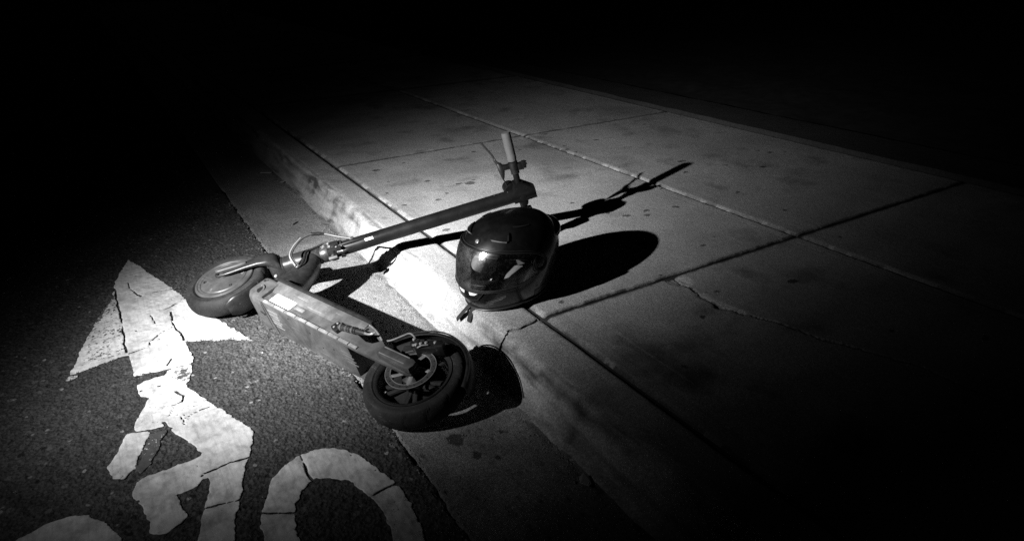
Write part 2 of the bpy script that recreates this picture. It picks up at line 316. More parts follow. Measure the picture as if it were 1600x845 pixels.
# road: one sheet, fine where the light falls
xs = nonuni(-.96, .438, .004, [-90, -50, -28, -15, -8, -5, -3.2, -2.2, -1.6, -1.2, -1.05], [])
ys = nonuni(.55, 3.6, .004, [-90, -50, -28, -15, -8, -4, -2, -1, -.3, .1, .4], [3.7, 3.9, 4.2, 4.6, 5.2, 6, 7, 9, 12, 16, 22, 30, 45, 70, 110])
X, Y = np.meshgrid(xs, ys); Z = asph_h(X, Y)
edge = .438 - X; X = X + np.where(edge < .03, (fbm(X * 0, Y, .05, 41, 4) * .014 - .006) * (1 - edge / .03), 0)
Z = Z - np.where(edge < .012, .006 * (1 - edge / .012), 0)
road = grid_mesh('road', X, Y, Z, 'asphalt'); tag(road, 'dark rough asphalt road with worn white cycle lane paint', 'road', kind='structure')

# gutter pan
xs = np.arange(.424, .7525, .004); ys = nonuni(.5, 3.7, .005, [-60, -30, -15, -6, -3, -1, 0, .3], [3.8, 4, 4.3, 4.8, 5.5, 7, 9, 12, 18, 26, 40, 60])
X, Y = np.meshgrid(xs, ys); e = X - .424
Z = -.1025 - .0125 * np.clip((X - .44) / .30, 0, 1) + .0016 * fbm(X, Y, .12, 51, 3) + .0006 * fbm(X, Y, .015, 52, 2)
f1, v1 = worley(X, Y, .022, 53); f1 = f1 + .5 * vnoise(X, Y, .006, 54); Z -= .003 * np.clip(1 - (f1 / .22) ** 2, 0, 1) * (v1 > .8)
X = X + np.where(e < .02, fbm(X * 0 + 3, Y, .09, 55, 4) * .02 * (1 - e / .02) + .008 * (1 - e / .02), 0); Z -= np.where(e < .008, .012 * (1 - e / .008), 0)
st = np.clip((fbm(X, Y, .2, 57, 4) - .12) * 1.5, 0, .5) + .5 * np.clip(1 - (f1 / .22) ** 2, 0, 1) * (v1 > .8)
st += .55 * np.clip(1 - np.abs(X - .737) / .018, 0, 1) * (fbm(X, Y, .05, 58, 4) > .02)
for sx, sy, sr in ((.562, 1.12, .011), (.60, 1.09, .006), (.655, 1.17, .006), (.545, 1.20, .02)): st += .8 * (np.hypot((X - sx), (Y - sy) * .8) < sr * (1 + .5 * vnoise(X, Y, .006, 59)))
gut = grid_mesh('gutter', X, Y, Z, 'gutter', attrs=dict(stain=np.clip(st, 0, 1))); tag(gut, 'pale concrete gutter pan between asphalt and kerb', 'gutter', kind='structure')

# kerb: bedding plus one object for each cast length
mb = MB(); mb.box((.885, 20, -.2), (.05, 50, .16), bev=0); kerb = mb.build('kerb', 'bed'); tag(kerb, 'pale concrete kerb with a rounded edge along the gutter', 'kerb', kind='structure')
PROF = [(.9430, -.04), (.9430, -.007), (.9390, -.0018), (.93, 0), (.90, 0), (.87, 0), (.845, 0), (.824, -.0010), (.8135, -.0045), (.8070, -.0120), (.8030, -.024), (.797, -.040), (.789, -.058), (.781, -.078), (.773, -.094), (.764, -.105), (.752, -.1125), (.738, -.118), (.728, -.126)]
PP = smooth_path([(a, 0, b) for a, b in PROF], 3); PP = [PP[0]] + [p for p in PP[1:]]
CRK = [(.76, .0), (.792, -.022), (.826, -.004), (.86, -.012), (.898, -.011), (.937, .008), (.95, -.006)]
def kerb_stone(y0, y1, step, w0, w1):
    n = max(4, int((y1 - y0) / step)); v = np.linspace(0, 1, n + 1); px = np.array([p.x for p in PP]); pz = np.array([p.z for p in PP])
    Xs, Vv = np.meshgrid(px, v); Zs = np.meshgrid(pz, v)[0]
    wig = lambda on, sd: (np.interp(Xs, [c[0] for c in CRK], [c[1] for c in CRK]) + .010 * fbm(Xs, Zs * 3, .03, sd, 3)) if on else .0
    Ys = y0 + (y1 - y0) * Vv + wig(w0, 61) * np.exp(-Vv * (y1 - y0) / .12) + wig(w1, 61) * np.exp(-(1 - Vv) * (y1 - y0) / .12)
    g0 = (.0035 + (.006 * np.clip(fbm(Xs, Zs, .05, 62, 3) + .55, 0, 1) if w0 else 0)); g1 = (.0035 + (.004 if w1 else 0)); Ys = np.where(Vv == 0, Ys + g0, Ys); Ys = np.where(Vv == 1, Ys - g1, Ys)
    ed = np.minimum(Vv, 1 - Vv) * (y1 - y0); rd = np.clip(1 - (ed + .006 * fbm(Xs + Zs, Ys, .025, 69, 3)) / .012, 0, 1) ** 2 * .006
    h = .0026 * fbm(Ys, Zs * 1.5 + Xs, .07, 63, 5); nx = np.where(Xs < .83, -.8, 0); nz = np.where(Xs < .83, .5, 1.)
    worn = np.clip(fbm(Ys, Zs * 2 + Xs, .16, 64, 4) - .05, 0, 1) * np.clip(1 - np.abs(Xs - .806) / .035, 0, 1) * .03   # chipped arris
    X2 = Xs + nx * (h - rd - worn) - 0; Z2 = Zs + nz * (h - rd) - worn * .7
    arc = Xs * 1.0
    band = np.clip(1 - np.abs(Zs + .026 + .03 * fbm(Ys, Xs, .06, 82, 3)) / .026, 0, 1) * (Xs < .83) * np.clip((fbm(Ys, Xs * .3, .25, 65, 5) + .10) * 3.2, 0, 1)
    low = np.clip(1 - np.abs(Xs - .757) / .012, 0, 1) * np.clip(fbm(Ys, Xs, .12, 66, 4) + .25, 0, 1) * .8
    stn = np.clip(band * .8 + low + np.clip(fbm(Ys, Xs, .08, 67, 4) - .2, 0, 1) * .8, 0, 1)
    streak = np.clip(fbm(Ys * .22, Xs * 1.6 + Zs * 1.6 + .04 * fbm(Ys, Xs, .15, 70, 3), .045, 68, 5) * 2.2, 0, 1) * (Xs < .835)
    stn = np.clip(stn + .55 * streak, 0, 1); Z2 = Z2 - .0025 * streak; X2 = X2 + .003 * streak
    sk = lambda A, d=0: np.vstack([A[:1] + d, A, A[-1:] + d])
    return grid_mesh('kerb_stone', sk(X2), sk(Ys), np.vstack([Z2[:1] - .06, Z2, Z2[-1:] - .06]), 'kerb', kerb, attrs=dict(stain=sk(stn)), smooth=50)
JY = [1.43 + 1.91 * k for k in range(-3, 13)]
for a, b in zip(JY[:-1], JY[1:]):
    kerb_stone(a, b, .005 if -1 < a < 2 else .06, abs(a - 1.43) < .01, abs(b - 1.43) < .01)

# sidewalk: bedding plus slabs
mb = MB(); mb.box((2.1, 20, -.2), (1.152, 50, .190), bev=0); walk = mb.build('sidewalk', 'bed'); tag(walk, 'concrete sidewalk laid in large square slabs', 'sidewalk', kind='structure')
SLAB_CRACK = [(1.467, 1.438), (1.449, 1.364), (1.437, 1.289), (1.43, 1.195), (1.456, 1.116), (1.485, 1.047), (1.506, .952), (1.558, .834), (1.60, .70), (1.62, .5)]
SPOTS = [(1.394, 2.699, .022), (1.347, 2.719, .012), (1.43, 2.734, .009), (1.234, 2.626, .008), (1.108, 3.159, .016), (1.24, 2.843, .010), (1.164, 2.566, .011), (1.701, 1.952, .010), (1.714, 1.944, .011), (1.665, 2.014, .008), (1.813, 1.949, .012), (1.62, 2.2, .008), (2.45, 2.4, .016), (2.7, 2.1, .012), (2.3, 1.9, .01)]
for k in range(60): SPOTS.append((rng.uniform(1, 3.2), rng.uniform(.4, 3.3), rng.uniform(.003, .009) if k % 4 else rng.uniform(.008, .014)))
def slab(x0, x1, y0, y1, step, seed):
    g = .0062; srnd = np.random.default_rng(300 + seed).uniform(0, .10); nx = max(3, int((x1 - x0) / step)); ny = max(3, int((y1 - y0) / step))
    X, Y = np.meshgrid(np.linspace(x0 + g, x1 - g, nx + 1), np.linspace(y0 + g * 1.15, y1 - g * 1.15, ny + 1))
    e = np.minimum(np.minimum(X - x0, x1 - X), np.minimum(Y - y0, y1 - Y)) - g
    ej = e + .004 * fbm(X, Y, .03, 71, 3)
    Z = .0012 * fbm(X, Y, .4, 72, 3) + .0004 * fbm(X, Y, .03, 73, 2) - .008 * np.clip(1 - (np.minimum(X - x0, x1 - X) - g + .004 * fbm(X, Y, .03, 71, 3)) / .016, 0, 1) ** 2 - .005 * np.clip(1 - (np.minimum(Y - y0, y1 - Y) - g + .006 * fbm(X, Y, .03, 71, 3)) / .008, 0, 1) ** 2
    band = np.abs(np.minimum(X - x0, x1 - X) - .062); Z -= .0006 * np.clip(1 - band / .006, 0, 1) * (step < .02)
    st = srnd + np.clip(fbm(X, Y, .5, 74, 5) * .9 - .06, 0, .35) + .6 * np.clip(1 - ej / .016, 0, 1) * (fbm(X, Y, .06, 75, 3) > -.1) + .8 * np.clip(1 - (np.minimum(Y - y0, y1 - Y) - g + .006 * fbm(X, Y, .02, 83, 3)) / .012, 0, 1) + np.clip(fbm(X, Y, .12, 76, 5) - .16, 0, 1) * 1.0
    for sx, sy, sr in SPOTS:
        if x0 < sx < x1 and y0 < sy < y1: st = st + .85 * (np.hypot((X - sx) * .75, Y - sy) < sr * (1 + .7 * vnoise(X, Y, .008, 77)))
    if x0 < 1.2 and abs(y1 - 1.43) < .01:
        wx = X + .014 * fbm(X, Y, .05, 78, 3); d = seg_dist(wx, Y, SLAB_CRACK); fade = np.clip((Y - .45) / .4, 0, 1)
        wd = .0055 * (.55 + fbm(X, Y, .06, 79, 2)); Z -= .009 * np.clip(1 - d / np.maximum(wd, .002), 0, 1) * fade
        sp_ = np.clip(1 - np.hypot((X - 1.455) * 1.1, (Y - 1.395) * .8) / .045, 0, 1) + np.clip(.020 - d, 0, 1) * 26 * (fbm(X, Y, .09, 80, 3) > .12)
        Z -= .007 * np.clip(sp_ * 1.6 + fbm(X, Y, .02, 81, 3) * .6 * (sp_ > 0), 0, 1) * fade; st = st - .5 * (sp_ > .1) + .9 * (d < wd) * fade
        lineD = seg_dist(X, Y, [(1.08, 1.30), (1.075, .95)]); st = st - .3 * (lineD < .003)
    pad = lambda A: np.pad(A, 1, mode='edge'); Zp = np.pad(Z, 1, constant_values=-.03)
    return grid_mesh('slab', pad(X), pad(Y), Zp, 'walk', walk, attrs=dict(stain=np.clip(pad(st), 0, 1)), smooth=50)
n = 0
for a, b in zip(JY[:-1], JY[1:]):
    for x0, x1 in ((.9560, 2.09), (2.09, 3.245)):
        slab(x0, x1, a, b, .005 if (-1 < a < 2 and x0 < 1) else (.007 if -1 < a < 2 else (.011 if 3 < a < 4 else .08)), n); n += 1

# edging strip and dark ground behind the sidewalk
ys = np.array([-6, -2] + list(np.arange(-.4, 5, .03)) + [6, 8, 12, 20, 32]); xs = np.linspace(3.262, 3.66, 22); X, Y = np.meshgrid(xs, ys)
e = np.minimum(X - 3.262, 3.66 - X); Z = .012 - .012 * np.clip(1 - e / .02, 0, 1) ** 2 + .004 * fbm(X, Y, .15, 91, 4)
Xp = X + .008 * fbm(X, Y, .1, 92, 3)
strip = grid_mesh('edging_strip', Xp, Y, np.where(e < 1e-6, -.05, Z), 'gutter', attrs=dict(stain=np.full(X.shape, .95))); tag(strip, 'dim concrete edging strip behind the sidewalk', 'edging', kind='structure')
xs = np.array(list(np.linspace(3.60, 8, 70)) + [10, 14, 20, 30, 50, 90]); ys = np.array([-90, -40, -15, -5] + list(np.linspace(-2, 9, 150)) + [12, 18, 30, 55, 110]); X, Y = np.meshgrid(xs, ys)
verge = grid_mesh('ground', X, Y, -.03 + .05 * fbm(X, Y, .5, 95, 5), 'soil'); tag(verge, 'bare dark earth beyond the sidewalk', 'ground', kind='structure')

# ------------------------------------------------------------------ painted cycle lane marks
def march(name, fn, x0, x1, y0, y1, step, parent=None, wear=None):
    xs = np.arange(x0, x1, step); ys = np.arange(y0, y1, step); X, Y = np.meshgrid(xs, ys); D = fn(X, Y)
    V = []; Fc = []; idx = {}
    def key(k, p):
        if k not in idx: idx[k] = len(V); V.append(p)
        return idx[k]
    S = D < 0; cell = S[:-1, :-1] | S[1:, :-1] | S[:-1, 1:] | S[1:, 1:]
    for j, i in zip(*np.nonzero(cell)):
        cs = [(j, i), (j, i + 1), (j + 1, i + 1), (j + 1, i)]; poly = []
        for q in range(4):
            a, b = cs[q], cs[(q + 1) % 4]
            if S[a]: poly.append(key(a, (X[a], Y[a])))
            if S[a] != S[b]:
                t = D[a] / (D[a] - D[b]); k = (a, b) if a < b else (b, a)
                poly.append(key(k, (X[a] + (X[b] - X[a]) * t, Y[a] + (Y[b] - Y[a]) * t)))
        if len(poly) > 2: Fc.append(poly)
    V = np.array(V); z = ASPH_Z + .0042 + .003 * fbm(V[:, 0], V[:, 1], .35, 21, 3) + .0006 * fbm(V[:, 0], V[:, 1], .02, 99, 3)
    h = asph_h(V[:, 0], V[:, 1]); z = np.maximum(z * .55 + (h + .0016) * .45, h + .0008)
    at = dict(wear=wear(V[:, 0], V[:, 1]) if wear else np.zeros(len(V)))
    o = mesh_from(name, np.column_stack([V, z]), Fc, 'paint', parent, 50, at)
    md = o.modifiers.new('thickness', 'SOLIDIFY'); md.thickness = .003; md.offset = -1; return o
def with_cracks(polys, holes=()):
    def fn(x, y):
        d = np.full(x.shape, 1e9)
        for p in polys: d = np.minimum(d, sdf(x, y, p))
        for p in holes: d = np.maximum(d, -sdf(x, y, p))
        d = d + .0075 * fbm(x, y, .022, 101, 4) + .004 * fbm(x, y, .12, 102, 2)
        c = np.full(x.shape, 1e9); wx = x + .006 * fbm(x, y, .03, 103, 3)
        for k in CRACKS: c = np.minimum(c, seg_dist(wx, y, k))
        f1, v1 = worley(x, y, .05, 104); c = np.minimum(c, np.where(v1 > .9, f1 * .05 - .0015, 1))
        return np.maximum(d, .0029 * (1 + 1.2 * fbm(x, y, .05, 105, 2)) - c)
    return fn
wear_a = lambda x, y: np.clip(.34 * np.clip(1 - sdf(x, y, WORNWING) / .012, 0, 1) + .25 * np.clip(fbm(x, y, .18, 106, 3) + .3, 0, 1) + .35 * np.clip(1 + np.maximum(sdf(x, y, ARROW), -.03) / .012, 0, 1), 0, 1)
arrow = march('lane_arrow', with_cracks([ARROW, BIT]), -.30, .26, 1.88, 2.92, .004, wear=wear_a)
tag(arrow, 'worn cracked white arrow painted on the asphalt ahead of the cyclist symbol', 'road marking', kind='structure')
wear_r = lambda x, y: np.clip(.55 * (sdf(x, y, ARM2) < .004) + .30 * np.clip(fbm(x, y, .15, 107, 3) + .35, 0, 1) + .5 * np.clip(1 - np.hypot((x - .022) * 1.2, (y - 1.875) * .8) / .05, 0, 1), 0, 1)
rider = march('cyclist_symbol', with_cracks([RIDER, ARM, ARM2]), -.26, .16, 1.06, 1.95, .004, wear=wear_r)
tag(rider, 'worn white cyclist symbol painted on the asphalt below the arrow', 'road marking', kind='structure')
wear_w = lambda x, y: .30 * np.clip(fbm(x, y, .12, 108, 3) + .4, 0, 1)
march('wheel_ring', with_cracks([RING_O], [RING_I]), .04, .40, .66, 1.38, .004, rider, wear_w)
sh = lambda P: [(x - .515, y + .07) for x, y in P]
march('wheel_ring', with_cracks([sh(RING_O)], [sh(RING_I)]), -.50, -.10, .73, 1.45, .004, rider, wear_w)

# far post by the kerb, at the top of the picture
po = empty('street_post', (2.17, 12.84, 0)); tag(po, 'dim round steel post on the sidewalk far behind the scooter', 'post')
mb = MB(); mb.lathe([(.105, .05), (.105, .3), (.10, .5), (.085, 5.5), (.07, 6)], ax=(0, 0, 1), k=28); mb.build('pole', 'post', po)
mb = MB(); mb.lathe([(.17, 0), (.17, .02), (.165, .025), (.13, .03), (.12, .07), (.108, .08)], ax=(0, 0, 1), k=28); mb.build('base_plate', 'post', po)
for k in range(4):
    mb = MB(); a = k * math.pi / 2 + .7; mb.lathe([(.014, .02), (.014, .04), (.008, .045), (.008, .06)], c=(.148 * math.cos(a), .148 * math.sin(a), 0), ax=(0, 0, 1), k=6); mb.build('bolt', 'post', po)

# ================================================================== THE FALLEN SCOOTER (local axes: x forward, y left, z up; origin rear axle)
MROT = Matrix(((-0.32538, -0.25082, 0.91171), (0.94558, -0.08914, 0.31294), (0.00278, 0.96392, 0.26618)))
OAX = Vector((0.52494, 1.37429, -0.03413))
BASE = OAX + MROT @ Vector((.45, 0, 0)); BASE.z = -.105
OFF = MROT.transposed() @ (OAX - BASE)
scooter = empty('electric_scooter', BASE, MROT)
tag(scooter, 'electric kick scooter lying on its side across gutter and kerb, handlebar on the sidewalk', 'scooter')
def sc(mb, name, mat, parent=None, smooth=38, label=None):
    mb.v = [(x + OFF.x, y + OFF.y, z + OFF.z) for x, y, z in mb.v]
    return mb.build(name, mat, parent if parent is not None else scooter, smooth, label)
SA = .6373; S = Vector((-math.sin(SA), 0, math.cos(SA))); G = Vector((math.cos(SA), 0, math.sin(SA))); LV = Vector((0, 1, 0))
FA = Vector((.9256, 0, 0)); A0 = FA + G * .0129
def fr(s, l, g): return A0 + S * s + LV * l + G * g
RSG = Matrix((G, LV, S)).transposed()      # columns g, l, s
def FUprism(mb, poly, l0, l1, bev=.002): return mb.prism(poly, lambda a, b, h: Vector((a, h, b)), l0, l1, bev)
def ring_sec(c, u, v, a, b, k=20, e=2.0):
    o = []
    for i in range(k):
        t = 2 * math.pi * i / k; ct, st = math.cos(t), math.sin(t)
        o.append(c + u * (math.copysign(abs(ct) ** (2 / e), ct) * a) + v * (math.copysign(abs(st) ** (2 / e), st) * b))
    return o
X_, Y_, Z_ = Vector((1, 0, 0)), Vector((0, 1, 0)), Vector((0, 0, 1))

# --- deck
half = [(.064, -.0317), (.0692, -.029), (.0696, -.0225), (.0640, -.0205), (.0615, -.018), (.0600, .0165), (.0625, .021), (.0675, .030), (.0690, .046), (.0700, .0500), (.0700, .0558)]
sec = half + [(-a, b) for a, b in half[::-1]]
mb = MB(); mb.loft([[Vector((f, l, u)) for l, u in sec] for f in (.215, .30, .45, .60, .655)]); deck = sc(mb, 'deck', 'deck', smooth=25)
mb = MB(); mb.box((.43, 0, .0615), (.225, .0775, .0055), bev=.003); sc(mb, 'foot_platform', 'black')
mb = MB()
secs = [ring_sec(Vector((f, 0, (u0 + u1) / 2)), Y_, Z_, hl, (u1 - u0) / 2, 28, 7) for f, hl, u0, u1 in ((.640, .0705, -.0335, .0575), (.675, .0712, -.0360, .0600), (.700, .0700, -.0335, .0610), (.722, .0640, -.0200, .0610), (.738, .0540, -.0020, .0590), (.747, .042, .018, .0540))]
mb.loft(secs); nose = sc(mb, 'nose_casting', 'deck', smooth=30)
for f, u, r in ((.724, .022, .0035), (.702, .036, .0042), (.694, .041, .0025)):
    mb = MB(); mb.lathe([(r, .064), (r, .0716), (r * .6, .0718)], c=(f, 0, u), k=14); sc(mb, 'screw_hole_shade', 'black', nose)  # solid black disc set in for the shade inside the hole
mb = MB(); FUprism(mb, [(.687, -.004), (.682, .013), (.672, .007), (.667, -.012), (.676, -.013)], .066, .0722, .0008); sc(mb, 'slot_shade', 'black', nose)  # black plate in place of the shade inside an open slot
mb = MB(); mb.tube(smooth_path([fr(0, 0, 0) * 0 + Vector((.690, .0705, .014)), Vector((.684, .0735, .018)), Vector((.668, .0735, .012)), Vector((.662, .0700, .001))], 5), .0022, 8); sc(mb, 'slot_lip', 'deck', nose)
mb = MB(); mb.box((.652, .012, -.0362), (.010, .0035, .0008), Matrix.Rotation(.3, 3, 'Z'), .0005); sc(mb, 'underside_slot_shade', 'black', nose)  # black bar drawn for the shade in the slot
mb = MB(); mb.box((.622, 0, -.0318), (.0016, .064, .0010), Matrix.Rotation(-.12, 3, 'Z'), .0003); sc(mb, 'panel_seam', 'black', deck)
k = 0; f = .618
while f > .18:
    ln = rng.uniform(.044, .058); ln = min(ln, f - .172)
    mb = MB(); mb.box((f - ln / 2, .0682, -.0272), (ln / 2 - .0016, .0028, .0046), bev=.0012); sc(mb, 'edge_strip', 'strip', deck); f -= ln
mb = MB(); mb.box((.562, .0611, .0025), (.051, .0008, .0165), bev=.0003); sc(mb, 'white_label', 'label', deck, label='blank white sticker near the front of the deck side')
mb = MB(); mb.box((.478, .0608, .004), (.020, .0005, .006), bev=.0002); sc(mb, 'faded_print', 'tag_grey', deck)
for q, (f0, f1, l) in enumerate(((.560, .617, .034), (.566, .617, .020), (.566, .600, .008), (.560, .617, -.004), (.570, .617, -.016), (.562, .606, -.028))):
    mb = MB(); mb.box(((f0 + f1) / 2, l, -.0320), ((f1 - f0) / 2, .0045 if q % 2 == 0 else .0022, .0005), bev=.0002); sc(mb, 'warning_label', 'tag_grey', deck)
for q in range(4):
    mb = MB(); mb.box((.235 - .004 * q, .026 - .012 * q, -.0322), (.024, .0011, .0012), bev=.0006); sc(mb, 'rib', 'deck', deck)
for f, l in ((.40, .03), (.36, -.01), (.50, .045), (.30, .01)):
    mb = MB(); mb.lathe([(.0026, .030), (.0026, .0324), (.0012, .0326)], c=(f, l, 0), ax=(0, 0, -1), k=10); sc(mb, 'screw', 'black', deck)
# --- rear arms, fin, axle caps
ARMP = [(.32, -.0312), (.17, -.0322), (.10, -.0305), (-.010, -.0275), (-.026, -.020), (-.032, -.006), (-.028, .008), (-.012, .014), (.088, .012), (.112, .019), (.130, .0275), (.138, .020), (.150, .0075), (.172, .0035), (.200, .0085), (.235, .0145), (.32, .0155)]
for sgn in (1, -1):
    mb = MB(); FUprism(mb, ARMP, .0560 * sgn, .0672 * sgn, .0016); sc(mb, 'rear_arm', 'deck_side')
    mb = MB(); FUprism(mb, [(.34, .0556), (.23, .0554), (.19, .0500), (.160, .0400), (.132, .0282), (.138, .0242), (.165, .0335), (.195, .0370), (.222, .0300), (.245, .0170), (.34, .0165)], .0580 * sgn, .0664 * sgn, .0012); fin_ = sc(mb, 'deck_fin', 'deck_side')
    mb = MB(); mb.tube(smooth_path([Vector((.30, .0665 * sgn, .0560)), Vector((.23, .0665 * sgn, .0556)), Vector((.19, .0662 * sgn, .0504)), Vector((.160, .0660 * sgn, .0402)), Vector((.134, .0655 * sgn, .0285))], 5), .0026, 8); sc(mb, 'fin_edge', 'strip', fin_)
    mb = MB(); FUprism(mb, [(.096, -.0205), (.094, .0050), (.086, .0090), (-.018, .0085), (-.028, .0040), (-.032, -.0080), (-.028, -.0230), (-.016, -.0270), (.085, -.0245)], .0672 * sgn, .0860 * sgn, .0045); cap = sc(mb, 'axle_cap', 'deck_side')
    for u in (.0045, -.0170):
        mb = MB(); mb.box((.040, .0862 * sgn, u), (.046, .0008, .0013), Matrix.Rotation(.03, 3, 'Y'), .0005); sc(mb, 'cap_ridge', 'strip', cap)
mb = MB(); mb.lathe([(.0045, .0600), (.0045, .0680), (.002, .0682)], c=(.206, 0, .0385), k=12); sc(mb, 'fin_hole_shade', 'black')  # black plug, the dark of a hole put into colour
# --- kickstand
mb = MB(); mb.box((.286, .0700, .0005), (.016, .010, .0135), Matrix.Rotation(-.15, 3, 'Y'), .003); mb.box((.268, .0730, .010), (.012, .006, .005), bev=.002); kick = sc(mb, 'kickstand', 'black')
mb = MB(); A = Vector((.278, .0790, .002)); B = Vector((.182, .0830, .0155)); mb.tube([A, A.lerp(B, .3), A.lerp(B, .6), A.lerp(B, .9), B], [.0085, .0095, .0085, .007, .006], 14); sc(mb, 'leg', 'frame', kick)
for q in range(9):
    mb = MB(); c = A.lerp(B, .08 + .075 * q); mb.lathe([(.0085, -.0016), (.0104, 0), (.0085, .0016)], c=c, ax=B - A, k=14); sc(mb, 'spring_coil', 'steel' if q % 3 == 0 else 'frame', kick)
mb = MB(); mb.tube(smooth_path([B, Vector((.170, .084, .0165)), Vector((.158, .086, .0210)), Vector((.153, .087, .0290))], 5), [.006] + [.0035] * 15, 10); sc(mb, 'hooked_tip', 'steel', kick)
for f, u in ((.292, .008), (.290, -.007)):
    mb = MB(); mb.lathe([(.0036, .078), (.0036, .0815), (.002, .0825)], c=(f, 0, u), k=8); sc(mb, 'bolt', 'steel', kick)

# --- wheels
RT, TW = .138, .034
def tyre_prof(rb):
    hf = [(rb - .002, .0215), (rb, .0255), (rb + .007, .0300), (rb + .0085, .0318), (rb + .0100, .0312), (rb + .017, .0335), (rb + .026, .0325), (rb + .031, .0285), (RT - .0035, .0200), (RT - .0008, .0105), (RT, 0)]
    return hf + [(r, -h) for r, h in hf[-2::-1]] + [(rb - .008, -.015), (rb - .008, .015)]
def tyre(c, rb):
    k = 240; P = tyre_prof(rb); mb = MB(); rings = []
    for i in range(k):
        a = 2 * math.pi * i / k; e = X_ * math.cos(a) + Z_ * math.sin(a); row = []
        for j, (r, h) in enumerate(P):
            gr = 0
            if 7 <= j <= 13 and j != 10:
                ph = (i + (abs(j - 10)) * 2.2) % 16
                if ph < 1.0: gr = .0032
            row.append(c + e * (r - gr) + Y_ * h)
        rings.append(row)
    mb.loft(rings, closed=True); return mb
RA = Vector((0, 0, 0))
mb = MB(); mb.lathe([(.012, -.052), (.012, -.035), (.030, -.03), (.032, 0), (.030, .03), (.018, .036), (.010, .054)], k=32); rw = sc(mb, 'rear_wheel', 'rim')
sc(tyre(RA, .1002), 'tyre', 'tyre', rw, 50)
mb = MB(); mb.lathe([(.1015, -.026), (.1045, -.030), (.1030, -.0325), (.0985, -.0310), (.0930, -.026), (.0900, -.014), (.0890, 0), (.0900, .014), (.0930, .026), (.0985, .0310), (.1030, .0325), (.1045, .030), (.1015, .026), (.0960, .012), (.0960, -.012)], k=96, closed=True); sc(mb, 'rim', 'rim', rw, 40)
mb = MB(); mb.lathe([(.03, -.012), (.055, -.016), (.078, -.014), (.0785, -.010), (.055, -.011), (.03, -.006)], k=48, closed=True); sc(mb, 'shadow_web', 'rim', rw)  # web added behind the spokes to narrow the light gaps in the wheel's shadow
for q in range(5):
    for dq in (-.16, .16):
        a = q * 2 * math.pi / 5 + .35; mb = MB()
        p0 = Vector((math.cos(a + dq * 1.2) * .026, 0, math.sin(a + dq * 1.2) * .026)); p1 = Vector((math.cos(a + dq) * .092, 0, math.sin(a + dq) * .092))
        mb.tube([p0, p0.lerp(p1, .5), p1], [.010, .0075, .0085], 8, flat=.75, up=(0, 1, 0)); sc(mb, 'spoke', 'rim', rw)
mb = MB(); mb.lathe([(.0520, .0482), (.0669, .0482), (.0669, .0502), (.0520, .0502)], k=72, closed=True); bd = sc(mb, 'brake_disc', 'disc', rw, 30)
for rr_ in (.0535, .0668):
    mb = MB(); mb.lathe([(rr_ - .0009, .0500), (rr_ + .0009, .0500), (rr_ + .0006, .0508), (rr_ - .0006, .0508)], k=72, closed=True); sc(mb, 'disc_edge', 'steel', bd)
for q in range(20):
    a = q * math.pi / 10; mb = MB(); mb.lathe([(.0022, .0496), (.0022, .0505)], c=Vector((math.cos(a) * (.060 + .003 * (q % 2)), 0, math.sin(a) * (.060 + .003 * (q % 2)))), k=8); sc(mb, 'vent_hole_shade', 'black', bd)  # black dots painting the shade of the disc's holes
for q in range(5):
    a = q * 2 * math.pi / 5; mb = MB(); e = Vector((math.cos(a), 0, math.sin(a))); t = Vector((-math.sin(a), 0, math.cos(a)))
    mb.tube([e * .014 + Y_ * .0492, e * .034 + t * .006 + Y_ * .0492, e * .0535 + t * .016 + Y_ * .0492], [.0075, .005, .006], 8, flat=.2, up=(0, 1, 0)); sc(mb, 'disc_arm', 'strip', bd)
    mb = MB(); mb.lathe([(.0030, .050), (.0030, .0530), (.0015, .0534)], c=e * .021, k=8); sc(mb, 'disc_bolt', 'steel', bd)
mb = MB(); mb.lathe([(.022, .0478), (.022, .0508), (.014, .0512), (.011, .0560)], k=30); sc(mb, 'disc_hub', 'steel', bd)
# caliper and cable
Rc = Matrix.Rotation(.55, 3, 'Y')
mb = MB(); mb.box((.000, .0560, .0760), (.036, .0150, .0150), Rc, .004); mb.box((-.026, .0580, .0880), (.012, .0170, .0120), Rc, .004); mb.lathe([(.013, .045), (.014, .055), (.014, .070), (.010, .074)], c=(.040, 0, .064), k=20); cal = sc(mb, 'brake_caliper', 'black')
mb = MB(); FUprism(mb, [(.075, .035), (.03, .048), (-.005, .062), (.0, .072), (.05, .075), (.085, .058)], .040, .0445, .001); sc(mb, 'bracket', 'frame', cal)
for f, l, u in ((.046, .075, .068), (.030, .072, .058), (.010, .072, .076), (-.012, .072, .088), (.020, .073, .066)):
    mb = MB(); mb.lathe([(.0048, -.004), (.0048, .002), (.0025, .0035)], c=(f, l, u), k=6); sc(mb, 'bolt', 'steel', cal)
mb = MB(); mb.tube([(.016, .074, .050), (.006, .080, .058), (-.004, .076, .070)], .0022, 8); sc(mb, 'lever_arm', 'steel', cal)
mb = MB(); mb.tube(smooth_path([Vector((.150, .050, .036)), Vector((.122, .056, .047)), Vector((.100, .060, .074)), Vector((.088, .062, .087)), Vector((.070, .062, .085)), Vector((.048, .064, .074))], 6), .0024, 8); sc(mb, 'brake_hose', 'pale_cable')
